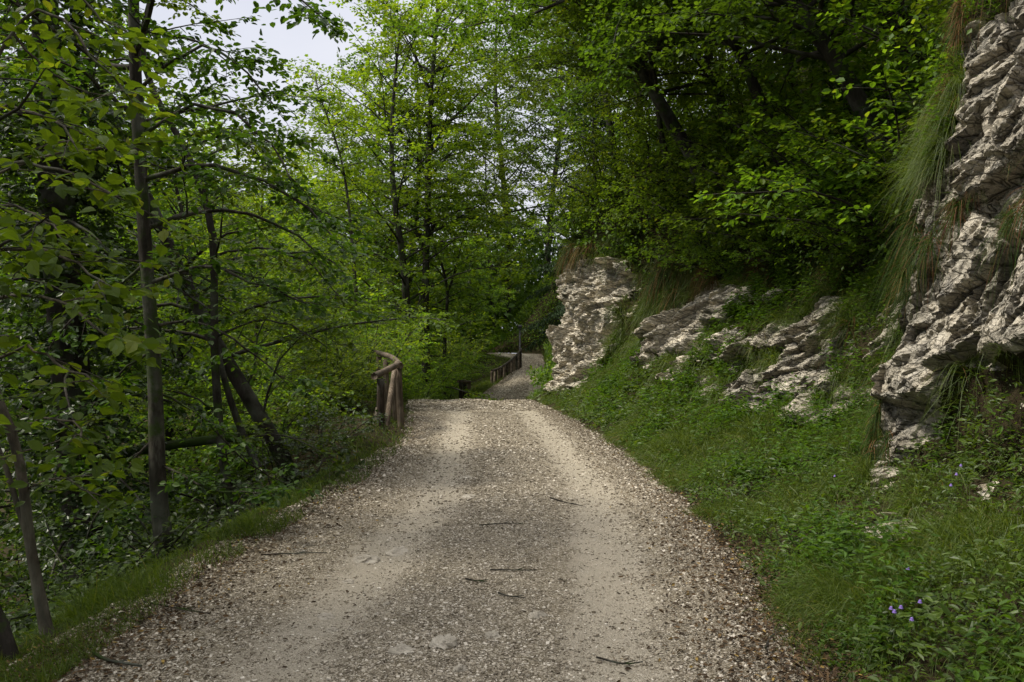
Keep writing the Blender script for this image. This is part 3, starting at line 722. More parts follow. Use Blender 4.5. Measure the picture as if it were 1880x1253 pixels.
# main trunk
guided_tree('deciduous_tree', 11, [(306, 1045), (291, 900), (286, 760), (281, 640), (268, 480), (258, 300), (248, 120), (244, -60), (238, -420)], 6.7, .074, .036,
    [([(252, 215), (205, 180), (150, 130), (100, 105)], (6.7, 5.9), .026), ([(240, 125), (150, 110), (50, 104), (-60, 120)], (6.7, 7.6), .026),
     ([(252, 90), (272, 40), (285, -30), (330, -120), (420, -110), (520, -20), (590, 25)], (6.7, 5.6), .026, .22, .6), ([(256, 165), (320, 105), (390, 92), (450, 130), (498, 190)], (6.7, 6.2), .018),
     ([(258, 250), (340, 200), (420, 205), (500, 270), (535, 330)], (6.7, 6.0), .02), ([(262, 330), (380, 300), (490, 335), (570, 385), (625, 455)], (6.7, 5.9), .024),
     ([(268, 420), (390, 385), (500, 410), (600, 470), (640, 520)], (6.7, 7.4), .022), ([(275, 520), (380, 490), (470, 520), (560, 560)], (6.7, 6.1), .02),
     ([(281, 600), (370, 590), (450, 640), (520, 690)], (6.7, 7.2), .014), ([(285, 720), (360, 760), (430, 830), (500, 880)], (6.7, 7.4), .012),
     ([(270, 480), (200, 540), (140, 580), (90, 640)], (6.7, 6.3), .014), ([(281, 640), (215, 690), (170, 760), (140, 830)], (6.7, 6.9), .012),
     ([(288, 800), (230, 860), (190, 920), (160, 980)], (6.7, 6.4), .012), ([(290, 850), (340, 880), (400, 900), (470, 910)], (6.7, 6.3), .012),
     ([(244, -40), (330, -140), (400, -170), (440, -60)], (6.7, 7.4), .02), ([(242, -120), (140, -160), (60, -80), (20, 20)], (6.7, 6.2), .02)],
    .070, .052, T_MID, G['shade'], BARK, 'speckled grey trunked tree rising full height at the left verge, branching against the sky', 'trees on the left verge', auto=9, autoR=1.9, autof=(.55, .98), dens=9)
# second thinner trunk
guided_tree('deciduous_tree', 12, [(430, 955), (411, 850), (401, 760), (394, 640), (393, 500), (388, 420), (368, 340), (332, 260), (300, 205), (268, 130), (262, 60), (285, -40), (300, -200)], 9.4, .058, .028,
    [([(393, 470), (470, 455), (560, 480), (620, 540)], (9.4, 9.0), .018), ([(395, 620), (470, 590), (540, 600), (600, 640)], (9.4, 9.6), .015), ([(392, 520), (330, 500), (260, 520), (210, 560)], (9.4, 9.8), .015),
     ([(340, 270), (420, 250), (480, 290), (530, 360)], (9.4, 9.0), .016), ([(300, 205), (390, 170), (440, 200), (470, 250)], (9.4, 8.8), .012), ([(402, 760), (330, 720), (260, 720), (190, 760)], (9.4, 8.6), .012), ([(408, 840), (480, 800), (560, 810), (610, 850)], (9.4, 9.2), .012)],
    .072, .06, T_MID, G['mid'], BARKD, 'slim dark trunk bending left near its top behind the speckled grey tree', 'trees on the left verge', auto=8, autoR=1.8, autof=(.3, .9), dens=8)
# leaning dark trunk
guided_tree('deciduous_tree', 13, [(560, 930), (505, 815), (450, 720), (402, 640), (366, 570), (330, 500), (295, 415), (240, 300), (180, 160)], 11.2, .125, .07,
    [([(480, 770), (500, 690), (530, 640), (580, 600)], (11.2, 10.8), .022), ([(455, 725), (470, 660), (480, 600), (520, 540)], (11.2, 11.4), .02), ([(330, 500), (400, 440), (470, 420), (560, 420)], (11.2, 11), .03), ([(366, 570), (300, 560), (220, 580), (160, 640)], (11.2, 11.5), .03)],
    .078, .07, T_MID, G['mid'], BARKD, 'thick nearly black trunk leaning left across the slope below the verge', 'trees on the left verge', [([(475, 860), (435, 770), (405, 670), (385, 560)], 10.7, .055, .035)], auto=16, autoR=2.8, autof=(.35, 1))
# pale sapling at the frame's edge
guided_tree('young_tree', 14, [(92, 1190), (72, 1090), (55, 1000), (47, 930), (40, 870), (20, 790), (-5, 730), (-30, 640), (-45, 480), (-50, 250), (-40, 0), (-20, -250)], 4.5, .031, .018,
    [([(-48, 330), (50, 300), (130, 320), (215, 365)], (4.5, 4.0), .012), ([(-45, 480), (50, 455), (130, 480), (190, 520)], (4.5, 4.1), .012), ([(-38, 560), (60, 540), (130, 570), (205, 620)], (4.5, 4.0), .012),
     ([(-48, 170), (60, 20), (130, 60), (235, 180)], (4.5, 4.3), .012), ([(-25, 665), (50, 640), (110, 665), (170, 700)], (4.5, 4.1), .010), ([(20, 790), (70, 770), (110, 770), (160, 800)], (4.5, 4.2), .008), ([(-48, 250), (20, 200), (90, 220), (140, 270)], (4.5, 4.2), .01),
     ([(-48, 400), (-10, 380), (60, 390), (110, 430)], (4.5, 4.3), .01), ([(-46, 100), (0, 50), (60, 110), (130, 160)], (4.5, 4.7), .01), ([(-40, 20), (40, -60), (130, -20), (190, 50)], (4.5, 4.7), .012), ([(45, 900), (90, 880), (130, 885), (160, 905)], (4.5, 4.4), .006)],
    .088, .075, T_NEAR, G['fresh'], BARKP, 'pale barked sapling with big bright leaves at the left edge of the frame', None, [([(55, 1000), (28, 915), (6, 845), (-30, 760)], 4.5, .018, .011)], auto=4, autoR=1.2, autof=(.6, .95), twl=.30, twsp=.17, subsp=.34, sides=12, cat='young tree', tilt=.5)
# ivy clad dark tree
def ivy_tree():
    t = Tree(15); r = t.r
    tr = spline(pl([(170, 1120), (152, 900), (132, 700), (112, 500), (98, 300), (88, 100), (70, -250)], 9.6), 26); base = tr[0].copy()
    t.tb.add(tr, np.linspace(.27, .13, 26), 14, True, .2)
    for k in range(520):
        f = r.uniform(.03, 1); p = np.array([np.interp(f * 25, np.arange(26), tr[:, q]) for q in range(3)]); a = r.uniform(0, 6.28)
        d = np.array([math.cos(a), math.sin(a), r.uniform(-.3, .5)])
        t.tw.append(((p + d * .22)[None], unit(d)[None], np.array([r.uniform(.25, .6)])))
    a = 0
    for i in range(34):
        f = .12 + .86 * i / 34; a += 2.4; p = tr[int(f * 25)]
        t.limb(t.walk(p, (math.cos(a), math.sin(a), .1), r.uniform(1.2, 2.3), 6, -.5, .2), .03, .008, 5, True, .36, .5, .15, .4, .14, True, -.3)
    e = empty('ivy_tree', base); tag(e, 'very dark ivy clad tree standing left of the speckled grey trunk', 'tree', 'trees on the left verge')
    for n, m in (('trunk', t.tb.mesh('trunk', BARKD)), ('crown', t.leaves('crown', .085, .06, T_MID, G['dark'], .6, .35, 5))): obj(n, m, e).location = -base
ivy_tree()
# dark stump of a trunk in the corner
def corner():
    t = Tree(16); tr = spline(pl([(40, 1270), (22, 1215), (0, 1150), (-40, 1060), (-70, 900), (-90, 600), (-80, 200)], 4.0), 18); base = tr[0].copy()
    t.tb.add(tr, np.linspace(.042, .026, 18), 10, True, .12)
    for f in (8, 10, 12, 14, 16): t.limb(t.walk(tr[f], (-.5 + .1 * f, -.6, .2), 1.0, 6, -.3, .2), .012, .005, 5, True, .33, .5, .2, .3, .17)
    e = empty('young_tree', base); tag(e, 'leaning dark stem rising from the bottom left corner', 'young tree')
    for n, m in (('trunk', t.tb.mesh('trunk', BARKD)), ('crown', t.leaves('crown', .08, .08, T_NEAR, G['fresh'], .45))): obj(n, m, e).location = -base
corner()

# mossy log caught between the trunks
def log():
    t = Tubes(); q = spline(pl([(60, 868), (160, 846), (300, 820), (395, 807), (440, 802)], 10.3), 14); t.add(q, .062, 12, True, .15)
    base = q[0].copy(); me = t.mesh('fallen_log', barkmat('mossy_log', (.012, .010, .007), (.03, .026, .018), (.05, .045, .03), 9, .75))
    o = obj('fallen_log', me); tag(o, 'dark mossy log lying level behind the two upright trunks', 'log')
log()

# ------------------------------------------------------------------ background variants
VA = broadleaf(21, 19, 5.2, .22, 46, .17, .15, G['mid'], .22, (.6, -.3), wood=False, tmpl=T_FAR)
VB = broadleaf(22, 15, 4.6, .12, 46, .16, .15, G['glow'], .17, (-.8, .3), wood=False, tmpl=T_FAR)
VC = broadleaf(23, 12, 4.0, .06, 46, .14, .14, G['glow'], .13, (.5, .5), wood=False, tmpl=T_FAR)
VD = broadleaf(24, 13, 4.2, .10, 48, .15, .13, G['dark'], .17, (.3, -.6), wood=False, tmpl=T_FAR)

def shrub_variant(seed, H, n, leaf, sp, mat, dens=5, tmpl=T_MID, spread=.7, bias=(0, 0), twl=.32, twsp=.13, subsp=.24):
    t = Tree(seed); r = t.r
    for i in range(n):
        a = i * 2.4 + r.uniform(-.3, .3); s = r.uniform(.25, 1) * spread
        d = np.array([math.cos(a) * s + bias[0], math.sin(a) * s + bias[1], 1.0])
        q = t.walk((math.cos(a) * .12, math.sin(a) * .12, -.25), d, H * r.uniform(.75, 1.2), 8, -.45, .25)
        t.limb(q, .018, .006, 5, True, subsp, .42, .18, twl, twsp, True, -.25, .1)
    return t.tb.mesh('stem', BARKD), t.leaves('foliage', leaf, sp, tmpl, mat, .4, .2, dens)
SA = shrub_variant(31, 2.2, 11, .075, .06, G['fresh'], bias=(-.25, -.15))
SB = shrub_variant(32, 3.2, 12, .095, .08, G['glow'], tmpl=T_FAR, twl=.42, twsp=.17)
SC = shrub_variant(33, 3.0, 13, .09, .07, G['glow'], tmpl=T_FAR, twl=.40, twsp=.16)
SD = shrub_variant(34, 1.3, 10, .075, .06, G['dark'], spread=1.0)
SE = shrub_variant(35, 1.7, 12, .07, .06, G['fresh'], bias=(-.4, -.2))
SH = ('stem', 'foliage')

def gl(px, Y):
    X = (px - 940) / F * Y; return (X, Y, float(z_left(np.array([X]), np.array([Y]))[0]))
def gr(Y, t):
    X, Z = right_profile(np.array([Y]), np.array([t])); return (float(X[0]), Y, float(Z[0]))

# bright wood seen between and behind the left trunks, down the slope
VAL = [(60, 15, VC, .85, 'leafy tree low on the slope behind the pale sapling'), (190, 19, VB, .9, 'bright tree filling the gap left of the speckled grey trunk'),
       (330, 17, VC, .78, 'bright tree showing between the speckled grey trunk and the slim dark trunk'), (455, 21, VC, .75, 'bright tree low on the slope behind the leaning black trunk'),
       (-40, 24, VA, .9, 'tall tree down the slope beyond the left edge of the ivy tree'), (130, 31, VA, .95, 'tall tree far down the slope behind the ivy tree'),
       (290, 33, VB, 1.05, 'pale green tree far down the slope behind the speckled grey trunk'), (410, 40, VA, .72, 'rounded tree down the slope below the open sky'),
       (560, 27, VC, .62, 'low bright tree left of the slender tree under the open sky'), (520, 48, VB, .85, 'hazy rounded tree farthest down the slope below the open sky'),
       (-120, 13, VD, .8, 'dark tree outside the pale sapling'), (240, 45, VD, 1.0, 'dark green tree deep in the valley wood')]
for i, (px, Y, v, sc, lab) in enumerate(VAL): plant_tree('deciduous_tree', v, gl(px, Y), lab, 'tree', 'trees down the left slope', i * 1.7, sc)

# trees around the far path
guided_tree('deciduous_tree', 41, [(786, 760), (781, 640), (781, 540), (783, 450), (786, 340), (790, 200), (800, 60), (810, -60)], 36, .24, .07,
    [([(782, 465), (760, 420), (735, 400), (690, 392)], 36, .13, .6), ([(784, 440), (805, 405), (850, 385), (890, 380)], 36, .10, .6), ([(786, 330), (750, 260), (700, 200), (660, 150)], 36, .10, .6), ([(788, 280), (830, 220), (880, 170), (920, 110)], 36, .10, .6),
     ([(792, 180), (760, 100), (720, 40), (690, -20)], 36, .08, .6), ([(795, 140), (840, 80), (880, 20), (900, -60)], 36, .08, .6)],
    .16, .15, T_FAR, G['glow'], BARKD, 'dark forked trunk standing above the bushes beyond the crest of the path', 'trees beyond the crest', auto=34, autoR=5.0, autof=(.38, 1), dens=12, twl=.6, twsp=.3, subsp=.6, sides=10)
guided_tree('deciduous_tree', 42, [(815, 760), (817, 620), (821, 540), (812, 490), (796, 450), (790, 380)], 39, .12, .05, [([(821, 540), (835, 500), (850, 440), (870, 400)], 39, .07, .6)],
    .16, .15, T_FAR, G['glow'], BARKD, 'thin crooked trunk just right of the dark forked trunk', 'trees beyond the crest', auto=16, autoR=3.2, autof=(.4, 1), dens=10, twl=.55, twsp=.3, subsp=.6, sides=8)
guided_tree('deciduous_tree', 43, [(668, 760), (655, 560), (642, 400), (630, 310), (610, 240), (590, 185), (578, 140)], 28, .11, .02, [],
    .13, .14, T_FAR, G['fresh'], BARK, 'slender loose tree whose thin top stands against the open sky', 'trees beyond the crest', auto=30, autoR=1.7, autof=(.25, .99), dens=8, twl=.45, twsp=.24, subsp=.5, sides=8)
for i, (X, Y, v, sc, lab) in enumerate([(-5.9, 41, VA, 1.12, 'tall airy tree whose crown closes the sky left of the dark forked trunk'),
        (-8.8, 51, VA, 1.25, 'tall airy tree whose crown fills the sky above the far path'), (-7.5, 58, VB, 1.0, 'bright tree left of the far bend in the path'),
        (-1.5, 68, VB, 1.1, 'tree on the bank straight behind the far bend'), (-6, 72, VA, 1.0, 'tree behind and left of the far bend'), (-10, 52, VC, 1.1, 'round bright tree in the wood left of the far railing'),
        (-12, 60, VA, 1.0, 'tall tree deep in the wood left of the far railing'), (-4.9, 33.5, VB, 1.2, 'bright full tree left of the short stub of railing'), (-.5, 74, VA, 1.7, 'tall tree closing the gap above the far bend'), (3.5, 80, VA, 1.8, 'tall tree farthest back behind the far bend'), (-3.2, 62, VC, .8, 'small tree on the inside of the far bend'), (-14, 36, VB, .85, 'bright tree behind the slender loose tree')]):
    z = float(z_left(np.array([X]), np.array([Y]))[0]) if X < xl(Y) else gr(Y, 1.2)[2]
    plant_tree('deciduous_tree', v, (X, Y, z - .1), lab, 'tree', 'trees beyond the crest', i * 2.1, sc)

def spruce():
    t = Tree(51); r = t.r; H = 17
    tr = spline([(0, 0, -.5), (.1, 0, 6), (0, .1, 12), (0, 0, H)], 14); t.tb.add(tr, np.linspace(.2, .02, 14), 9, False, .1)
    a = 0
    for i in range(70):
        f = .16 + .83 * i / 70; a += 2.4; p = np.array([0, 0, f * H]); L = (1 - f) * 3.6 * r.uniform(.75, 1.15) + .3
        q = t.walk(p, (math.cos(a), math.sin(a), -.15), L, 6, -.35, .12)
        t.tb.add(q, np.linspace(.03, .006, 7), 4, False); t.twigs(q, .1, .13, .62, False, -.35, .2)
    return t.tb.mesh('trunk', BARKD), t.leaves('crown', .2, .05, T_NEEDLE, G['spruce'], .5, .5, 5)
x, y, z = gr(31.0, 1.2)
plant_tree('conifer_tree', spruce(), (3.3, 31, .4), 'drooping dark conifer hanging over the path behind the pale rock nose', 'conifer')

# trees on the slope above the rocks
RT = [([(1446, 330), (1418, 245), (1385, 160), (1355, 90), (1320, 20), (1270, -120), (1210, -300)], 15, .14, BARKD, 'slanting black trunk running up to the top of the picture above the layered ledges'),
      ([(1292, 330), (1264, 275), (1238, 235), (1190, 150), (1130, 40), (1060, -120)], 17.5, .18, BARKD, 'thick black trunk leaning left above the broad cream slab'),
      ([(1625, 290), (1592, 215), (1540, 120), (1488, 50), (1440, -30), (1370, -200)], 11.3, .16, BARKD, 'thick dark trunk leaning left beside the hanging grass curtain'),
      ([(1680, 190), (1655, 100), (1640, 30), (1625, -60), (1600, -250)], 12.2, .12, BARKD, 'upright dark trunk right above the hanging grass curtain'),
      ([(1236, 330), (1217, 265), (1206, 180), (1196, 60), (1180, -120)], 20, .09, BARK, 'thin grey trunk left of the thick black leaning trunk'),
      ([(1392, 310), (1350, 250), (1322, 180), (1290, 60), (1250, -100)], 18, .14, BARKD, 'trunk in deep shade between the two black leaning trunks'),
      ([(1150, 345), (1128, 280), (1112, 180), (1090, 40), (1060, -150)], 23.5, .13, BARKD, 'dim trunk above the pale rock nose'),
      ([(1480, 240), (1450, 120), (1425, 10), (1390, -180)], 19, .13, BARKD, 'far dim trunk high on the slope')]
for i, (tp, Y, r0, bk, lab) in enumerate(RT):
    guided_tree('deciduous_tree', 60 + i, tp, Y, r0, r0 * .45, [], .095, .085, T_FAR if Y > 16 else T_MID, G['fresh'] if i % 2 else G['mid'], bk, lab, 'trees on the rocky slope',
                auto=30, dens=9, autoR=3.4 if Y > 14 else 2.6, autof=(.36, 1), twl=.42, twsp=.17, subsp=.42, sides=10, side_bias=-.35, tilt=.4)
# overhanging canopy limb at the top of the frame, its trunk stands on the slope out of view
guided_tree('deciduous_tree', 71, [(1760, 330), (1700, 120), (1620, -150), (1560, -420), (1500, -700)], 13.5, .2, .1,
    [([(1640, -100), (1400, -130), (1200, -60), (1060, -10), (985, 25), (900, 40), (820, 60)], (13.5, 17), .10, .32), ([(1600, -250), (1300, -330), (1100, -260), (950, -140), (850, -40)], (13.5, 18), .10, .32),
     ([(1690, 80), (1500, 0), (1300, 20), (1150, 90), (1060, 190)], (13.5, 15), .07, .32), ([(1620, -150), (1400, -200), (1250, -120), (1150, 0), (1120, 120)], (13.5, 13), .07, .32)],
    .095, .08, T_MID, G['mid'], BARKD, 'tree on the slope reaching a dark limb out over the path at the top', 'trees on the rocky slope', auto=12, autoR=3.4, autof=(.3, 1), dens=8, twl=.46, twsp=.15, subsp=.36)
UP = [(26, 3.04, VC, .95, 'small tree on the slope directly above the pale rock nose'), (30, 3.10, VA, .85, 'tall tree on the slope behind the drooping conifer'), (23, 3.16, VD, 1.0, 'dark tree higher up behind the dim trunk'),
      (18, 3.2, VD, 1.0, 'dark tree higher up behind the thick black leaning trunk'), (37, 3.1, VB, .95, 'bright tree on the slope right of the far path'),
      (45, 3.04, VA, .9, 'tall tree on the slope above the far bend'), (55, 3.0, VC, 1.1, 'tree above the far end of the railing'), (41, 2.7, VA, 1.3, 'tallest airy tree at the right edge of the far path'), (33, 3.3, VD, 1.1, 'dark tree highest on the slope above the conifer')]
for i, (Y, t, v, sc, lab) in enumerate(UP): plant_tree('deciduous_tree', v, gr(Y, t), lab, 'tree', 'trees on the rocky slope', i * 1.3 + .4, sc)
# trees that shade the near path from outside the frame
SHADE = [(-6.5, 2.0, VB, .95, 'tree left of the camera shading the near gravel'), (-5.2, -3.5, VC, 1.0, 'tree behind the camera on the left verge')]
for i, (X, Y, v, sc, lab) in enumerate(SHADE): plant_tree('deciduous_tree', v, (X, Y, float(z_left(np.array([X]), np.array([float(Y)]))[0])), lab, 'tree', 'trees around the camera', i * 2.2, sc)
for i, (Y, t, v, sc, lab) in enumerate([(1.5, 3.0, VD, .9, 'dark tree on the slope right of the camera')]): plant_tree('deciduous_tree', v, gr(Y, t), lab, 'tree', 'trees around the camera', i + .7, sc)

# shrubs
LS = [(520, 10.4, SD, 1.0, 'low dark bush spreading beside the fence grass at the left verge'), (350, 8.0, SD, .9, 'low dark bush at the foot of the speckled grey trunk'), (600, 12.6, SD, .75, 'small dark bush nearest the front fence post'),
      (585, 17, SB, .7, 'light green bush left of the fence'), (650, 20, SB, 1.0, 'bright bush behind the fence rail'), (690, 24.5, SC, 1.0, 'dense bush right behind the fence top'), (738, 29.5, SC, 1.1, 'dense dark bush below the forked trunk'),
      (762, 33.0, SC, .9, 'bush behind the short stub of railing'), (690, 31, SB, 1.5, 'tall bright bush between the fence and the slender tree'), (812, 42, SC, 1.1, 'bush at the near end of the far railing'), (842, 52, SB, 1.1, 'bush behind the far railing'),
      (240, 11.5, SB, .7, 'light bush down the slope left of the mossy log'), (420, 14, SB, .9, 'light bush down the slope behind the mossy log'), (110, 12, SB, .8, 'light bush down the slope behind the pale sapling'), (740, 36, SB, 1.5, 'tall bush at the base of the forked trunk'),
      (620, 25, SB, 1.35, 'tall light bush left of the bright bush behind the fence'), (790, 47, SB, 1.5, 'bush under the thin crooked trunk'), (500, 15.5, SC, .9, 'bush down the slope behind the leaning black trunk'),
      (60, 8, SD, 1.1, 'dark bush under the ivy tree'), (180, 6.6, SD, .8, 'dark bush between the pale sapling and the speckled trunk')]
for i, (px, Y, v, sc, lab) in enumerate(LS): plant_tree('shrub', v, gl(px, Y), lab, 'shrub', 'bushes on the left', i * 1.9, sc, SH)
RS = [(24.3, 2.2, SE, 1.1, 'sunlit bush draped over the top left corner of the pale rock nose'), (22.8, 2.35, SA, 1.0, 'bush on top of the pale rock nose'), (21.2, 2.15, SE, .9, 'bush in the notch right of the pale rock nose'),
      (19.6, 2.5, SA, 1.1, 'bush above the left end of the broad cream slab'), (18.0, 2.3, SA, 1.4, 'bush above the middle of the broad cream slab'), (16.3, 2.3, SE, 1.4, 'bush above the right end of the broad cream slab'),
      (14.8, 2.2, SE, 1.4, 'arching bush left of the layered ledges'), (13.4, 2.3, SA, 1.35, 'arching bush above the layered ledges'), (12.2, 2.35, SE, 1.6, 'bush above the right end of the layered ledges'), (10.8, 2.3, SE, 1.6, 'shaded bush behind the buttress'),
      (9.6, 2.2, SA, 1.1, 'dark bush tucked against the buttress'), (20.5, 3.0, SA, 1.3, 'big bush under the thin grey trunk'), (17.2, 3.0, SA, 1.2, 'big bush under the thick black leaning trunk'), (14.2, 3.0, SA, 1.2, 'big bush under the slanting black trunk'),
      (11.6, 3.0, SD, 1.5, 'big dark bush under the thick trunk by the grass curtain'), (27, 2.2, SC, .9, 'bush hanging beside the path behind the pale rock nose'), (34, 1.2, SC, .8, 'bush on the right bank of the far path'), (22.5, 3.0, SA, 1.3, 'big bush under the dim trunk'),
      (18.8, 2.05, SE, 1.0, 'light bush spilling over the left end of the broad cream slab'), (17.0, 2.0, SE, .9, 'light bush spilling over the middle of the broad cream slab'), (15.6, 2.6, SA, 1.4, 'large bush filling the slope above the right end of the cream slab'),
      (14.0, 2.0, SE, .8, 'light sprig bush at the left end of the layered ledges'), (12.9, 2.65, SA, 1.35, 'large bush filling the slope above the layered ledges'), (11.4, 2.1, SA, .8, 'bush drooping onto the right end of the layered ledges'),
      (18.2, 2.7, SA, 1.5, 'large bush filling the slope above the middle of the cream slab'), (20.4, 2.6, SE, 1.4, 'large light bush above the notch beside the pale rock nose'), (10.2, 2.9, SA, 1.5, 'tall bush in the hollow left of the grass curtain'),
      (23.6, 2.7, SE, 1.5, 'tall light bush crowning the pale rock nose'), (25.2, 2.3, SE, 1.2, 'light bush on the far corner of the pale rock nose'), (8.6, 2.6, SA, 1.2, 'bush behind the top of the grass curtain')]
for i, (Y, t, v, sc, lab) in enumerate(RS):
    e = plant_tree('shrub', v, gr(Y, t), lab, 'shrub', 'bushes on the rocks', (i % 3 - 1) * .4, sc, SH)

# ------------------------------------------------------------------ grass, weeds, undergrowth, far wood
def build_right_plants():
    Yc = HS['c'][:, 1]; T = HS['T']; free = (HS['id'] == 0).astype(float)
    w = free * (T < 2.15) * (Yc > 2.2) * (Yc < 32) / np.maximum(Yc, 4) ** 1.15 * np.where(T < 1.05, 1, .55) * np.where(T < .03, .25, 1)
    pn = fbm(HS['c'] * 1.1, 3, 120); w = w * np.clip(.65 + pn * 1.6, .08, 1.5)
    p, n, k = sample_hill(80000, w * np.clip(.2 + pn * 3, .15, 2)); m = len(p)
    cl = fbm(p * 2.6, 2, 130)
    d0 = np.array([-.18, -.1, 1.0]) + n * .35 + RNG.normal(size=(m, 3)) * np.array([.38, .38, .2]) + np.stack([fbm(p * 1.7, 2, 7), fbm(p * 1.7, 2, 8), 0 * cl], -1) * .8
    L = RNG.uniform(.08, .30, m) * np.clip(.9 + cl * 1.1, .4, 1.8) * np.where(HS['T'][k] < .12, .5, 1)
    wd = RNG.uniform(.0025, .006, m) * np.clip(p[:, 1] / 7, .8, 2.4)
    tag(obj('grass', blades_mesh('grass', p, d0, L, RNG.uniform(.2, 1.0, m), wd, G['grass'])), 'long green grass covering the bank under the rocks', 'grass', kind='stuff')
    nc = 8000; pc, n_, k_ = sample_hill(nc, w * (1 + 5 * HS['soft']) * np.clip(.6 + pn * 2, .1, 2)); per = 30; I = np.repeat(np.arange(nc), per); m = nc * per
    off = RNG.normal(size=(m, 3)) * .045 * np.clip(pc[I, 1:2] / 8, .8, 2); off -= n_[I] * (off * n_[I]).sum(-1, keepdims=True)
    Lc = RNG.uniform(.22, .68, nc) * np.where(HS['T'][k_] < .15, .5, 1)
    d0 = off * 9 + np.array([-.22, -.12, .8]) + n_[I] * .45 + RNG.normal(size=(m, 3)) * .22
    tag(obj('tussock_grass', blades_mesh('tussock_grass', pc[I] + off, d0, Lc[I] * RNG.uniform(.5, 1.1, m), RNG.uniform(.5, 1.5, m), RNG.uniform(.0025, .0055, m) * np.clip(pc[I, 1] / 7, .8, 2.4), G['grass'], 4)), 'arching grass tussocks bulging from the bank between the rocks', 'grass', kind='stuff')
    m = 4500; p, n, k = sample_hill(m, w * np.clip(pn * 3, 0, 1))
    d0 = np.array([-.5, -.2, .5]) + RNG.normal(size=(m, 3)) * .5
    tag(obj('dry_grass', blades_mesh('dry_grass', p, d0, RNG.uniform(.12, .35, m), RNG.uniform(.5, 1.1, m), RNG.uniform(.003, .006, m) * np.clip(p[:, 1] / 7, .8, 2), G['straw'])), 'withered brown grass among the green on the bank', 'grass', kind='stuff')
    # broad leaved weeds
    m = 42000; w2 = free * (T > .02) * (T < 2.1) * (Yc > 2.2) * (Yc < 32) / np.maximum(Yc, 4) ** 1.2 * np.clip(.5 - pn * 1.8, .05, 1.6) * np.where(T < 1.05, 1, .4)
    p, n, k = sample_hill(m, w2); h = RNG.uniform(.02, .20, m) * np.clip(.8 - fbm(p * 2, 2, 140), .3, 1.6)
    pos = p + n * h[:, None] * .5 + np.array([0, 0, 1]) * h[:, None] * .6
    ax = RNG.normal(size=(m, 3)) * np.array([1, 1, .35]); nr = np.array([-.2, -.2, 1.0]) + n * .4 + RNG.normal(size=(m, 3)) * .45
    tag(obj('weeds', leaves_mesh('weeds', pos, ax, nr, (.02 + .06 * RNG.random(m) ** 2.5) * np.clip(p[:, 1] / 8, .9, 1.8), T_SLIM, G['weed'])), 'low broad leaved weeds mixed into the bank grass', 'weeds', kind='stuff')
    nc = 4200; pc, n_, k_ = sample_hill(nc, free * (T > .06) * (T < 2.0) * (Yc > 2.4) * (Yc < 30) / np.maximum(Yc, 4) ** 1.1 * np.clip(.35 + fbm(HS['c'] * .9 + 5, 3, 170) * 2.4, .02, 2) * (1 + 2 * HS['soft']))
    H_ = RNG.uniform(.12, .48, nc) * np.clip(.3 + HS['T'][k_] * 2, .4, 1); per = 13; I = np.repeat(np.arange(nc), per); m = nc * per; f = np.tile(np.arange(per) / per, nc) * .85 + .12
    ln = RNG.normal(size=(nc, 3)) * .3 + n_ * .5 + np.array([-.15, -.1, 1.0]); a = np.tile(np.arange(per) * 2.4, nc) + np.repeat(RNG.uniform(0, 6.28, nc), per)
    out_ = np.stack([np.cos(a), np.sin(a), RNG.uniform(-.35, .3, m)], -1); pos = pc[I] + unit(ln)[I] * (H_[I] * f)[:, None] + out_ * .012
    tag(obj('bank_herbs', leaves_mesh('bank_herbs', pos, out_ + RNG.normal(size=(m, 3)) * .2, np.array([0, 0, 1.0]) + out_ * .4 + RNG.normal(size=(m, 3)) * .25, (.10 - .05 * f) * RNG.uniform(.5, 1.1, m) * np.clip(H_[I] / .3, .5, 1.2) * np.clip(pc[I, 1] / 9, .9, 1.6), T_SLIM, G['mid'])), 'leafy herbs standing taller than the grass on the bank', 'weeds', kind='stuff')
    # leafy cover on the steep wooded slope
    m = 130000; w3 = free * np.where(Yc > 25.6, T > .12, T > 1.75) * (T < 3.12) * (Yc > 1) * (Yc < 70) / np.maximum(Yc, 8) ** .8 * np.where(T > 2, 1, np.where(Yc > 25.6, 1.4, .6))
    p, n, k = sample_hill(m, w3); h = RNG.uniform(.02, .8, m)
    pos = p + (n * .7 + np.array([-.2, -.1, .7])) * h[:, None]
    ax = np.array([-.5, -.3, -.3]) + RNG.normal(size=(m, 3)) * .7; nr = np.array([-.3, -.2, 1.0]) + RNG.normal(size=(m, 3)) * .4
    tag(obj('undergrowth', leaves_mesh('undergrowth', pos, ax, nr, RNG.uniform(.06, .11, m) * np.clip(p[:, 1] / 16, .8, 1.8), T_FAR, G['fresh'])), 'leafy undergrowth covering the steep wooded slope above the rocks', 'undergrowth', kind='stuff')
build_right_plants()

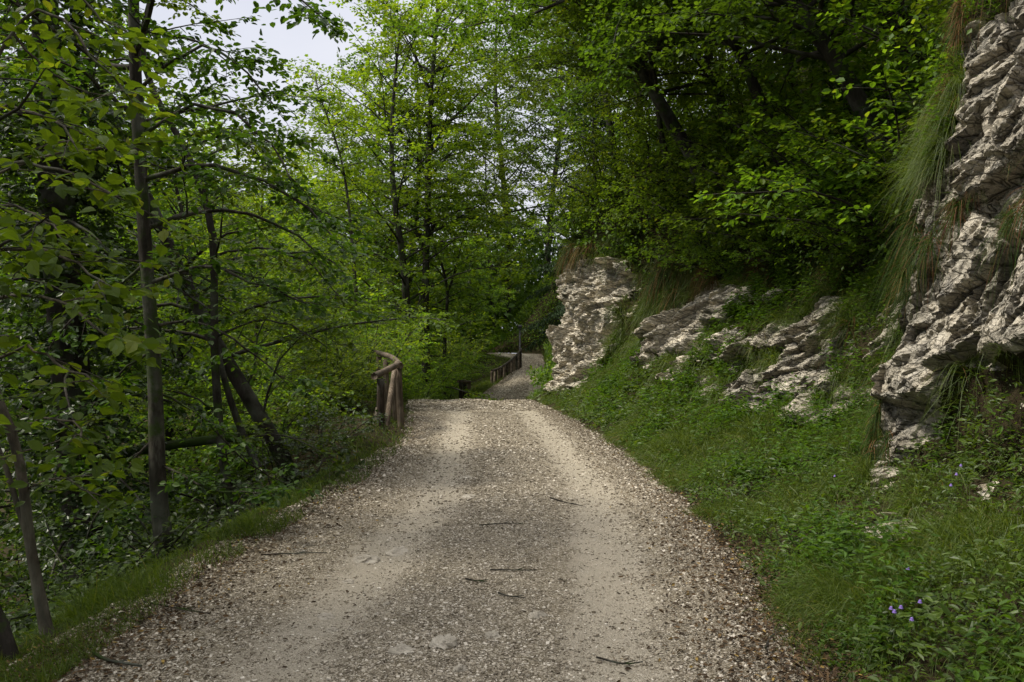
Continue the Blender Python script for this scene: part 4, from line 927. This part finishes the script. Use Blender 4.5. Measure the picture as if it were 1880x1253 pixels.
def build_left_plants():
    m = 56000; Y = 3.3 / (1 - RNG.random(m) * (1 - 3.3 / 32)); d = np.abs(RNG.normal(0, .55, m)) - .12
    hz = (Y > 11.5) & (Y < 27); d = np.where(hz & (RNG.random(m) < .75), RNG.uniform(-.1, 4.2, m), d)
    X = xl(Y) - d; z = np.where(d > 0, z_left(X, Y), pz(Y)); p = np.stack([X, Y, z], -1)
    keep = RNG.random(m) < np.clip(.7 + fbm(p * 1.6, 3, 150) * 1.4, .05, 1) * np.where(d < .1, .45, 1)
    p = p[keep]; m = len(p); Y = p[:, 1]
    d0 = np.array([-.15, -.1, 1.0]) + RNG.normal(size=(m, 3)) * np.array([.4, .4, .15])
    L = RNG.uniform(.06, .24, m) * np.clip(.9 + fbm(p * 2.2, 2, 152), .4, 1.8)
    tag(obj('verge_grass', blades_mesh('verge_grass', p, d0, L, RNG.uniform(.15, .8, m), RNG.uniform(.0025, .005, m) * np.clip(Y / 6, .8, 3), G['grass'])), 'short grass fringing the left edge of the track', 'grass', kind='stuff')
    m = 90000; Y = 2.5 / (1 - RNG.random(m) * (1 - 2.5 / 60)); d = .7 + RNG.random(m) ** 1.3 * 16; X = xl(Y) - d
    z = z_left(X, Y); p = np.stack([X, Y, z], -1); cl = fbm(p * .9, 3, 160)
    h = RNG.uniform(0, 1, m) ** 1.4 * np.clip(.35 + cl * 1.1, .05, 1.0) * np.clip((d - .4) / 1.2, .1, 1)
    hump = ((Y > 11.5) & (Y < 26) & (d < 4)) | ((Y > 26) & (d < 1.6)); keep = ~(hump & (RNG.random(m) < .8)); p = p[keep]; h = h[keep]; m = len(p)
    p[:, 2] += h; ax = RNG.normal(size=(m, 3)) * np.array([1, 1, .35]); nr = np.array([0, 0, 1.0]) + RNG.normal(size=(m, 3)) * .35
    tag(obj('slope_undergrowth', leaves_mesh('slope_undergrowth', p, ax, nr, RNG.uniform(.05, .10, m) * np.clip(p[:, 1] / 10, .7, 2.0), T_FAR, G['weed'])), 'leafy undergrowth covering the slope that drops away on the left', 'undergrowth', kind='stuff')
build_left_plants()

def far_verge():
    m = 26000; Y = 26 + 40 * RNG.random(m); left = RNG.random(m) < .6; d = np.abs(RNG.normal(0, 1.0, m)) - .05
    X = np.where(left, xl(Y) - d, xr(Y) + d * .8); zr_ = pz(Y) + d * .12
    z = np.where(left, z_left(X, Y), zr_); p = np.stack([X, Y, z], -1)
    d0 = np.array([-.1, -.1, 1.0]) + RNG.normal(size=(m, 3)) * np.array([.4, .4, .15])
    tag(obj('far_verge_grass', blades_mesh('far_verge_grass', p, d0, RNG.uniform(.15, .45, m), RNG.uniform(.2, .8, m), RNG.uniform(.012, .025, m), G['grass'])), 'grass fringing the far stretch of the track', 'grass', kind='stuff')
far_verge()

def far_wood():
    r = np.random.default_rng(200); pos = []; nrm = []; sz = []
    for i in range(420):
        a = r.uniform(math.radians(-85), math.radians(28)); R = r.uniform(52, 108)
        X = -10 + math.sin(a) * R; Y = 10 + math.cos(a) * R
        if Y > 108 or X > -1 and Y < 80: continue
        if X > float(xl(Y)): z = gr(Y, 1.5)[2]
        else: z = float(z_left(np.array([X]), np.array([Y]))[0])
        rr = r.uniform(2.8, 4.6); hh = rr * r.uniform(1.2, 1.9); n = 900
        d = unit(r.normal(size=(n, 3))); lump = 1 + fbm(d * 2.2 + i, 3, i) * .55
        q = d * np.array([rr, rr, hh]) * (lump * r.uniform(.72, 1.04, n))[:, None]; q[:, 2] += hh * .7
        pos.append(q + [X, Y, z]); nrm.append(d + r.normal(size=(n, 3)) * .5 + [0, 0, .5]); sz.append(r.uniform(.35, .75, n))
    pos = np.concatenate(pos); nrm = np.concatenate(nrm); sz = np.concatenate(sz)
    tag(obj('woods', leaves_mesh('woods', pos, r.normal(size=pos.shape) + [0, 0, -.3], nrm, sz, T_FAR, G['mid'])), 'distant wooded hillside closing the valley behind the trees', 'woods', kind='stuff')
far_wood()

# hanging grass curtains, each a thing
def curtain(seed, Y, t, w, n, L, label, brown=.3, dirv=(-.55, -.35, .25), dY=.4, dt=.12, group='grass hanging over the rocks', width=1.0):
    r = np.random.default_rng(seed); nt_ = max(4, n // 170); cy_ = Y + r.normal(size=nt_) * dY * .5; ct_ = t + r.normal(size=nt_) * dt * .5; ki = r.integers(0, nt_, n); yy = cy_[ki] + r.normal(size=n) * .035 * max(1, Y / 9); tt = ct_[ki] + r.normal(size=n) * .014
    X, Z = right_profile(yy, tt); p = np.stack([X - .12, yy, Z + .05], -1)
    d0 = np.array(dirv) + r.normal(size=(n, 3)) * .52
    kb = (r.random(n) < brown)
    base = p.mean(0); cn_ = fbm(np.stack([yy * 3, tt * 4, 0 * yy], -1), 2, seed); ln = r.uniform(.4, 1.0, n) * L * np.clip(.8 + cn_ * .9, .3, 1.4)
    e = empty('hanging_grass', base); tag(e, label, 'grass tussock', group)
    for nm, m, mt in (('green_blades', ~kb, G['reed']), ('dead_blades', kb, G['straw'])):
        k = m.sum()
        if k: obj(nm, blades_mesh(nm, p[m] - base, d0[m], ln[m] * (1 if nm[0] == 'g' else .85), r.uniform(.6, 1.9, k), r.uniform(.003, .006, k) * width * max(1, Y / 9), mt, 5), e)
curtain(1, 7.62, 1.72, .5, 6500, .5, 'long green grass curtain falling down the left side of the buttress', .10, dY=.42, dt=.55, dirv=(-.55, -.2, .45))
curtain(2, 7.15, 1.86, .4, 1300, .55, 'rusty brown dead grass hanging against the upper buttress', .75, dY=.35, dt=.25)
curtain(3, 6.0, 2.02, .5, 900, .55, 'brown and green grass fringe over the top corner of the buttress', .6, dY=.5)
curtain(4, 6.6, 1.50, .3, 900, .36, 'grass tuft on the ledge across the middle of the buttress', .4, dY=.8, dt=.08)
curtain(5, 5.6, 1.42, .3, 800, .36, 'grass tuft on the ledge near the right edge of the buttress', .35, dY=.7, dt=.10)
curtain(6, 17.6, 1.98, .8, 1500, .9, 'rusty fringe of grass hanging over the broad cream slab', .6, dY=1.6, dt=.12)
curtain(7, 19.8, 1.9, .8, 1500, 1.0, 'green fringe of grass filling the notch beside the cream slab', .25, dY=1.2, dt=.5)
curtain(8, 15.3, 1.95, .8, 1400, .9, 'green fringe of grass right of the cream slab', .3, dY=1.6, dt=.3)
curtain(9, 23.4, 1.98, .6, 900, .8, 'straw coloured fringe on top of the pale rock nose', .5, dY=1.2, dt=.1)
curtain(10, 12.3, 1.95, .6, 1800, .6, 'dark green fringe above the layered ledges', .2, dY=1.6, dt=.3)
curtain(11, 9.6, 1.9, .6, 1500, .9, 'shaded grass fringe in the hollow behind the buttress', .25, dY=1.2, dt=.4)
curtain(12, 6.9, 1.12, .6, 900, .5, 'grass skirt at the foot of the buttress', .2, dY=.8, dt=.12)

# bellflowers
PURPLE = simple('purple_petal', [(0, (.13, .08, .30)), (1, (.21, .14, .40))], .6, .3)
GREENM = simple('flower_stem', [(0, (.04, .09, .015)), (1, (.06, .12, .02))], .6)
FL = [(1768, 852, 'highest purple bellflower beside the buttress foot'), (1760, 868, 'purple bellflower just under the highest one'), (1750, 888, 'purple bellflower third down from the buttress foot'),
      (1672, 1040, 'purple bellflower above the lowest cluster'), (1660, 1110, 'left flower of the lowest purple cluster'), (1642, 1112, 'purple bellflower on the left below the lowest cluster'), (1648, 1118, 'flower hanging in the middle of the lowest purple cluster'),
      (1680, 1132, 'bellflower hanging right of the lowest purple cluster'), (1695, 1100, 'bluish flower right above the lowest purple cluster'), (1536, 872, 'pale purple flower in the grass left of the buttress'), (1548, 862, 'pale purple flower beside the path side of the buttress')]
def flowers():
    for i, (px, py, lab) in enumerate(FL):
        best = None
        for Y in np.arange(3.2, 9, .05):
            q = P(px, py, Y); tt = np.linspace(0, 1.6, 80); X, Z = right_profile(np.full(80, Y), tt); k = np.argmin(np.abs(X - q[0]))
            if q[2] - Z[k] < .22 and q[0] > X[0]: best = (q, Z[k]); break
        if best is None: continue
        q, zg = best; r = np.random.default_rng(i)
        e = empty('bellflower', (q[0], q[1], zg)); tag(e, lab, 'flower', 'purple flowers on the bank')
        t = Tubes(); h = q[2] - zg; t.add(spline([(0, 0, -.05), (.02, 0, h * .6), (-.01, 0, h + .015), (-.02, -.01, h)], 8), .0015, 4, False); obj('stem', t.mesh('stem', GREENM), e)
        n = 7; ang = np.arange(n) / n * 6.283; rows = []
        for rr, zz in ((.002, .0), (.006, -.003), (.0075, -.010), (.010, -.016)):
            rows.append(np.stack([np.cos(ang) * rr * (1 + .25 * (np.arange(n) % 2)) - .02, np.sin(ang) * rr - .01, np.full(n, h + zz)], -1))
        idx = np.arange(4 * n).reshape(4, n); nx = np.roll(idx, -1, 1)
        obj('blossom', mesh('blossom', np.concatenate(rows), [np.stack([idx[:-1], nx[:-1], nx[1:], idx[1:]], -1).reshape(-1, 4)], PURPLE), e)
flowers()

# twigs lying on the track
TW = [(1010, 918, 1075, 926, 'dark twig lying across the middle of the track'), (1095, 1198, 1180, 1206, 'long thin twig on the right wheel track at the front'), (855, 1074, 895, 1078, 'short black twig left of the middle, nearer than the grey humped stone'),
      (915, 1098, 965, 1105, 'short black twig right of the middle'), (480, 1022, 600, 1014, 'long dark stick on the left verge of the track'), (265, 1110, 385, 1128, 'long dark stick in the litter at the lower left'),
      (170, 1200, 260, 1225, 'crooked mossy stick lying at the lower left corner'), (880, 970, 960, 965, 'thin twig with a side shoot near the middle'), (900, 1052, 985, 1048, 'thin brown twig across the sandy patch'), (1405, 1200, 1470, 1160, 'bent twig in the litter on the right')]
def sticks():
    for i, (x1, y1, x2, y2, lab) in enumerate(TW):
        r = np.random.default_rng(300 + i)
        def g(x, y): Y = EYE * F / (y - 640); q = P(x, y, Y); q[2] += .012; return q
        a, b = g(x1, y1), g(x2, y2); m = (a + b) / 2 + r.normal(size=3) * [.03, .03, .004]
        for q in (a, m, b): q[2] = float(path_z(q[None, 0], q[None, 1])[0][0]) + .014
        t = Tubes(); pts = spline([a, m, b], 8); t.add(pts, np.linspace(.006, .003, 8) * (1.6 if i == 6 else 1), 6, True, .2)
        d = unit(b - a); t.add([pts[4], pts[4] + d * .06 + np.array([-d[1], d[0], .05]) * .05], [.004, .002], 4)
        tag(obj('fallen_twig', t.mesh('fallen_twig', BARKD)), lab, 'twig', 'twigs lying on the track')
sticks()

# ------------------------------------------------------------------ fences
def part(parent, name, pts, rad, mat=None, sides=12, bumpy=.10, n=8, label=None):
    t = Tubes(); base = np.array(parent.location)
    q = spline(np.asarray(pts, float), n) - base
    t.add(q, rad if np.ndim(rad) == 0 else np.linspace(rad[0], rad[-1], n), sides, True, bumpy)
    o = obj(name, t.mesh(name, mat or WOOD), parent)
    if label: o['label'] = label
    return o

def near_fence():
    a0, a1 = P(699, 812, 13.7), P(699, 696, 13.7); e = empty('wooden_fence', (a0[0], a0[1], 0))
    tag(e, 'weathered round wood fence corner with crossed rails beside the track', 'fence')
    part(e, 'post', [a0 - [0, 0, .3], a1], .068, WOODD, label='nearly black front post')
    b0, b1 = P(738, 790, 15.2), P(731, 676, 15.2); part(e, 'post', [b0 - [0, 0, .25], b1], (.07, .064))
    c1 = P(696, 655, 17.6); part(e, 'post', [[c1[0] + .02, 17.6, -.4], c1], .06)
    d1 = P(708, 660, 16.8); part(e, 'post', [[d1[0] + .05, 16.8, -.4], d1], .058)
    s1 = P(723, 690, 16.2); part(e, 'post', [[s1[0] + .03, 16.2, -.3], s1], .05)
    part(e, 'rail', [P(687, 691, 13.55), P(708, 681, 14.3), P(733, 668, 15.25)], (.064, .058))
    part(e, 'rail', [P(735, 672, 15.1), P(722, 658, 16.2), P(707, 652, 17.0), P(690, 647, 18.0)], (.062, .055))
    part(e, 'brace', [P(707, 806, 14.0), P(716, 735, 14.5), P(724, 682, 15.1)], (.055, .05), label='paler slanting brace')
    q = P(684, 808, 13.9); part(e, 'plank', [q, q + [.06, .3, .55]], .06, BARKP, 6)
near_fence()

def stub_fence():
    Y = 34.0; e = empty('wooden_fence', (P(852, 735, Y)[0], Y, -.95)); tag(e, 'short stub of wooden railing half hidden beyond the crest of the path', 'fence')
    for x, yy in ((846, Y), (861, Y + .5), (853, Y + 1.4)):
        a = P(x, 702, yy); part(e, 'post', [[a[0], yy, -1.3], a], .085, WOODD if x != 861 else WOOD)
    part(e, 'rail', [P(841, 700, Y - .1), P(863, 702, Y + .5)], .075); part(e, 'rail', [P(845, 700, Y), P(853, 699, Y + 1.5)], .07)
stub_fence()

def far_fence():
    top = [(903, 681, 45), (915, 677, 46.5), (925, 671, 48), (935, 664, 49.7), (945, 655, 51.5), (953, 647, 53), (957, 641, 54)]
    e = empty('wooden_fence', (P(903, 705, 45)[0], 45, -.6)); tag(e, 'long wooden railing climbing along the far path to the black pole', 'fence')
    q = spline(np.array([P(*c) for c in top]), 24)
    t = Tubes(); t.add(q - np.array(e.location), .07, 8, True, .1); obj('rail', t.mesh('rail', WOODD), e)
    for i in range(0, 24, 2):
        p = q[i]; zg = float(pz(p[1])) - .3
        part(e, 'post', [[p[0], p[1], zg], [p[0], p[1], p[2] - .02]], .085, WOODD if i % 4 else WOOD, 8)
        if i % 6 == 0 and i < 20:
            part(e, 'brace', [[p[0] + .1, p[1] + .1, zg + .15], q[i + 2] - [0, 0, .05]], .06, WOOD, 8, label='paler slanting brace')
far_fence()
def pole():
    Y = 55.0; a = P(954.5, 668, Y); b = P(954.5, 606, Y); e = empty('pole', (a[0], Y, float(pz(Y)))); tag(e, 'thin black pole standing at the far end of the long railing', 'pole')
    m = simple('black_paint', [(0, (.012, .012, .012)), (1, (.018, .018, .018))], .5, .4)
    t = Tubes(); h = b[2] - float(pz(Y)); t.add([(0, 0, -.3), (0, 0, h)], .07, 10); t.add([(0, 0, -.05), (0, 0, .25)], .10, 10); obj('shaft', t.mesh('shaft', m), e)
    t = Tubes(); t.add([(0, 0, h - .02), (0, 0, h + .08), (0, 0, h + .3), (0, 0, h + .36)], [.08, .16, .2, .05], 12); obj('lamp_head', t.mesh('lamp_head', m), e)
pole()

# ------------------------------------------------------------------ camera, light
cam = bpy.data.cameras.new('camera'); co = bpy.data.objects.new('camera', cam); C.objects.link(co)
co.location = (0, 0, EYE); co.rotation_euler = (math.radians(90), 0, 0)
cam.sensor_width = 36; cam.lens = F / 1880 * 36; cam.shift_y = 13.5 / 1880; cam.clip_end = 2000; cam.clip_start = .05
sc = bpy.context.scene; sc.camera = co

EL, AZ = math.radians(56), math.radians(-95)      # azimuth from +Y towards +X
sd = Vector((math.sin(AZ) * math.cos(EL), math.cos(AZ) * math.cos(EL), math.sin(EL)))
sun = bpy.data.lights.new('sun', 'SUN'); sun.energy = 2.8; sun.angle = math.radians(10); sun.color = (1, .93, .81)
so = bpy.data.objects.new('sun', sun); C.objects.link(so); so.rotation_euler = (-sd).to_track_quat('-Z', 'Y').to_euler(); so.location = sd * 60

w = bpy.data.worlds.new('World'); sc.world = w; w.use_nodes = True; nt = w.node_tree; nt.nodes.clear()
out = nt.nodes.new('ShaderNodeOutputWorld'); bg = nt.nodes.new('ShaderNodeBackground'); bg.inputs[1].default_value = 0.068
sky = nt.nodes.new('ShaderNodeTexSky'); sky.sky_type = 'NISHITA'; sky.sun_disc = False; sky.sun_elevation = EL; sky.sun_rotation = AZ; sky.dust_density = 3; sky.air_density = 1.0
tc = nt.nodes.new('ShaderNodeTexCoord'); mp = nt.nodes.new('ShaderNodeMapping'); mp.inputs['Scale'].default_value = (1, 1, 2.4); nt.links.new(tc.outputs['Generated'], mp.inputs[0])
cn = noise(nt, 1.6, 6, .55, mp.outputs[0]); cm = ramp(nt, cn.outputs[0], [(.30, (.86, .86, .86)), (.62, (1, 1, 1))])
cc = ramp(nt, cn.outputs[0], [(.3, (5.7, 5.95, 6.95)), (.7, (6.6, 6.75, 7.4))])
sx = nt.nodes.new('ShaderNodeSeparateXYZ'); nt.links.new(tc.outputs['Generated'], sx.inputs[0])
zr = ramp(nt, sx.outputs[2], [(.46, (.33, .33, .33)), (.9, (1.05, 1.0, .94))])      # an overcast sky is brightest overhead
cc = mix(nt, 1.0, cc, zr, 'MULTIPLY'); cc = mix(nt, 1.0, cc, (2.75, 2.75, 2.75), 'MULTIPLY')
nt.links.new(mix(nt, cm, sky.outputs[0], cc), bg.inputs[0]); nt.links.new(bg.outputs[0], out.inputs[0])

sc.view_settings.view_transform = 'Standard'; sc.view_settings.look = 'None'; sc.view_settings.exposure = 1.04; sc.view_settings.gamma = 1
cy = sc.cycles; cy.max_bounces = 7; cy.diffuse_bounces = 3; cy.glossy_bounces = 2; cy.transmission_bounces = 3; cy.transparent_max_bounces = 4
cy.use_denoising = True
try: cy.denoiser = 'OPENIMAGEDENOISE'; cy.denoising_prefilter = 'ACCURATE'
except Exception as ex: print(ex)
cy.caustics_reflective = False; cy.caustics_refractive = False; cy.sample_clamp_indirect = 6
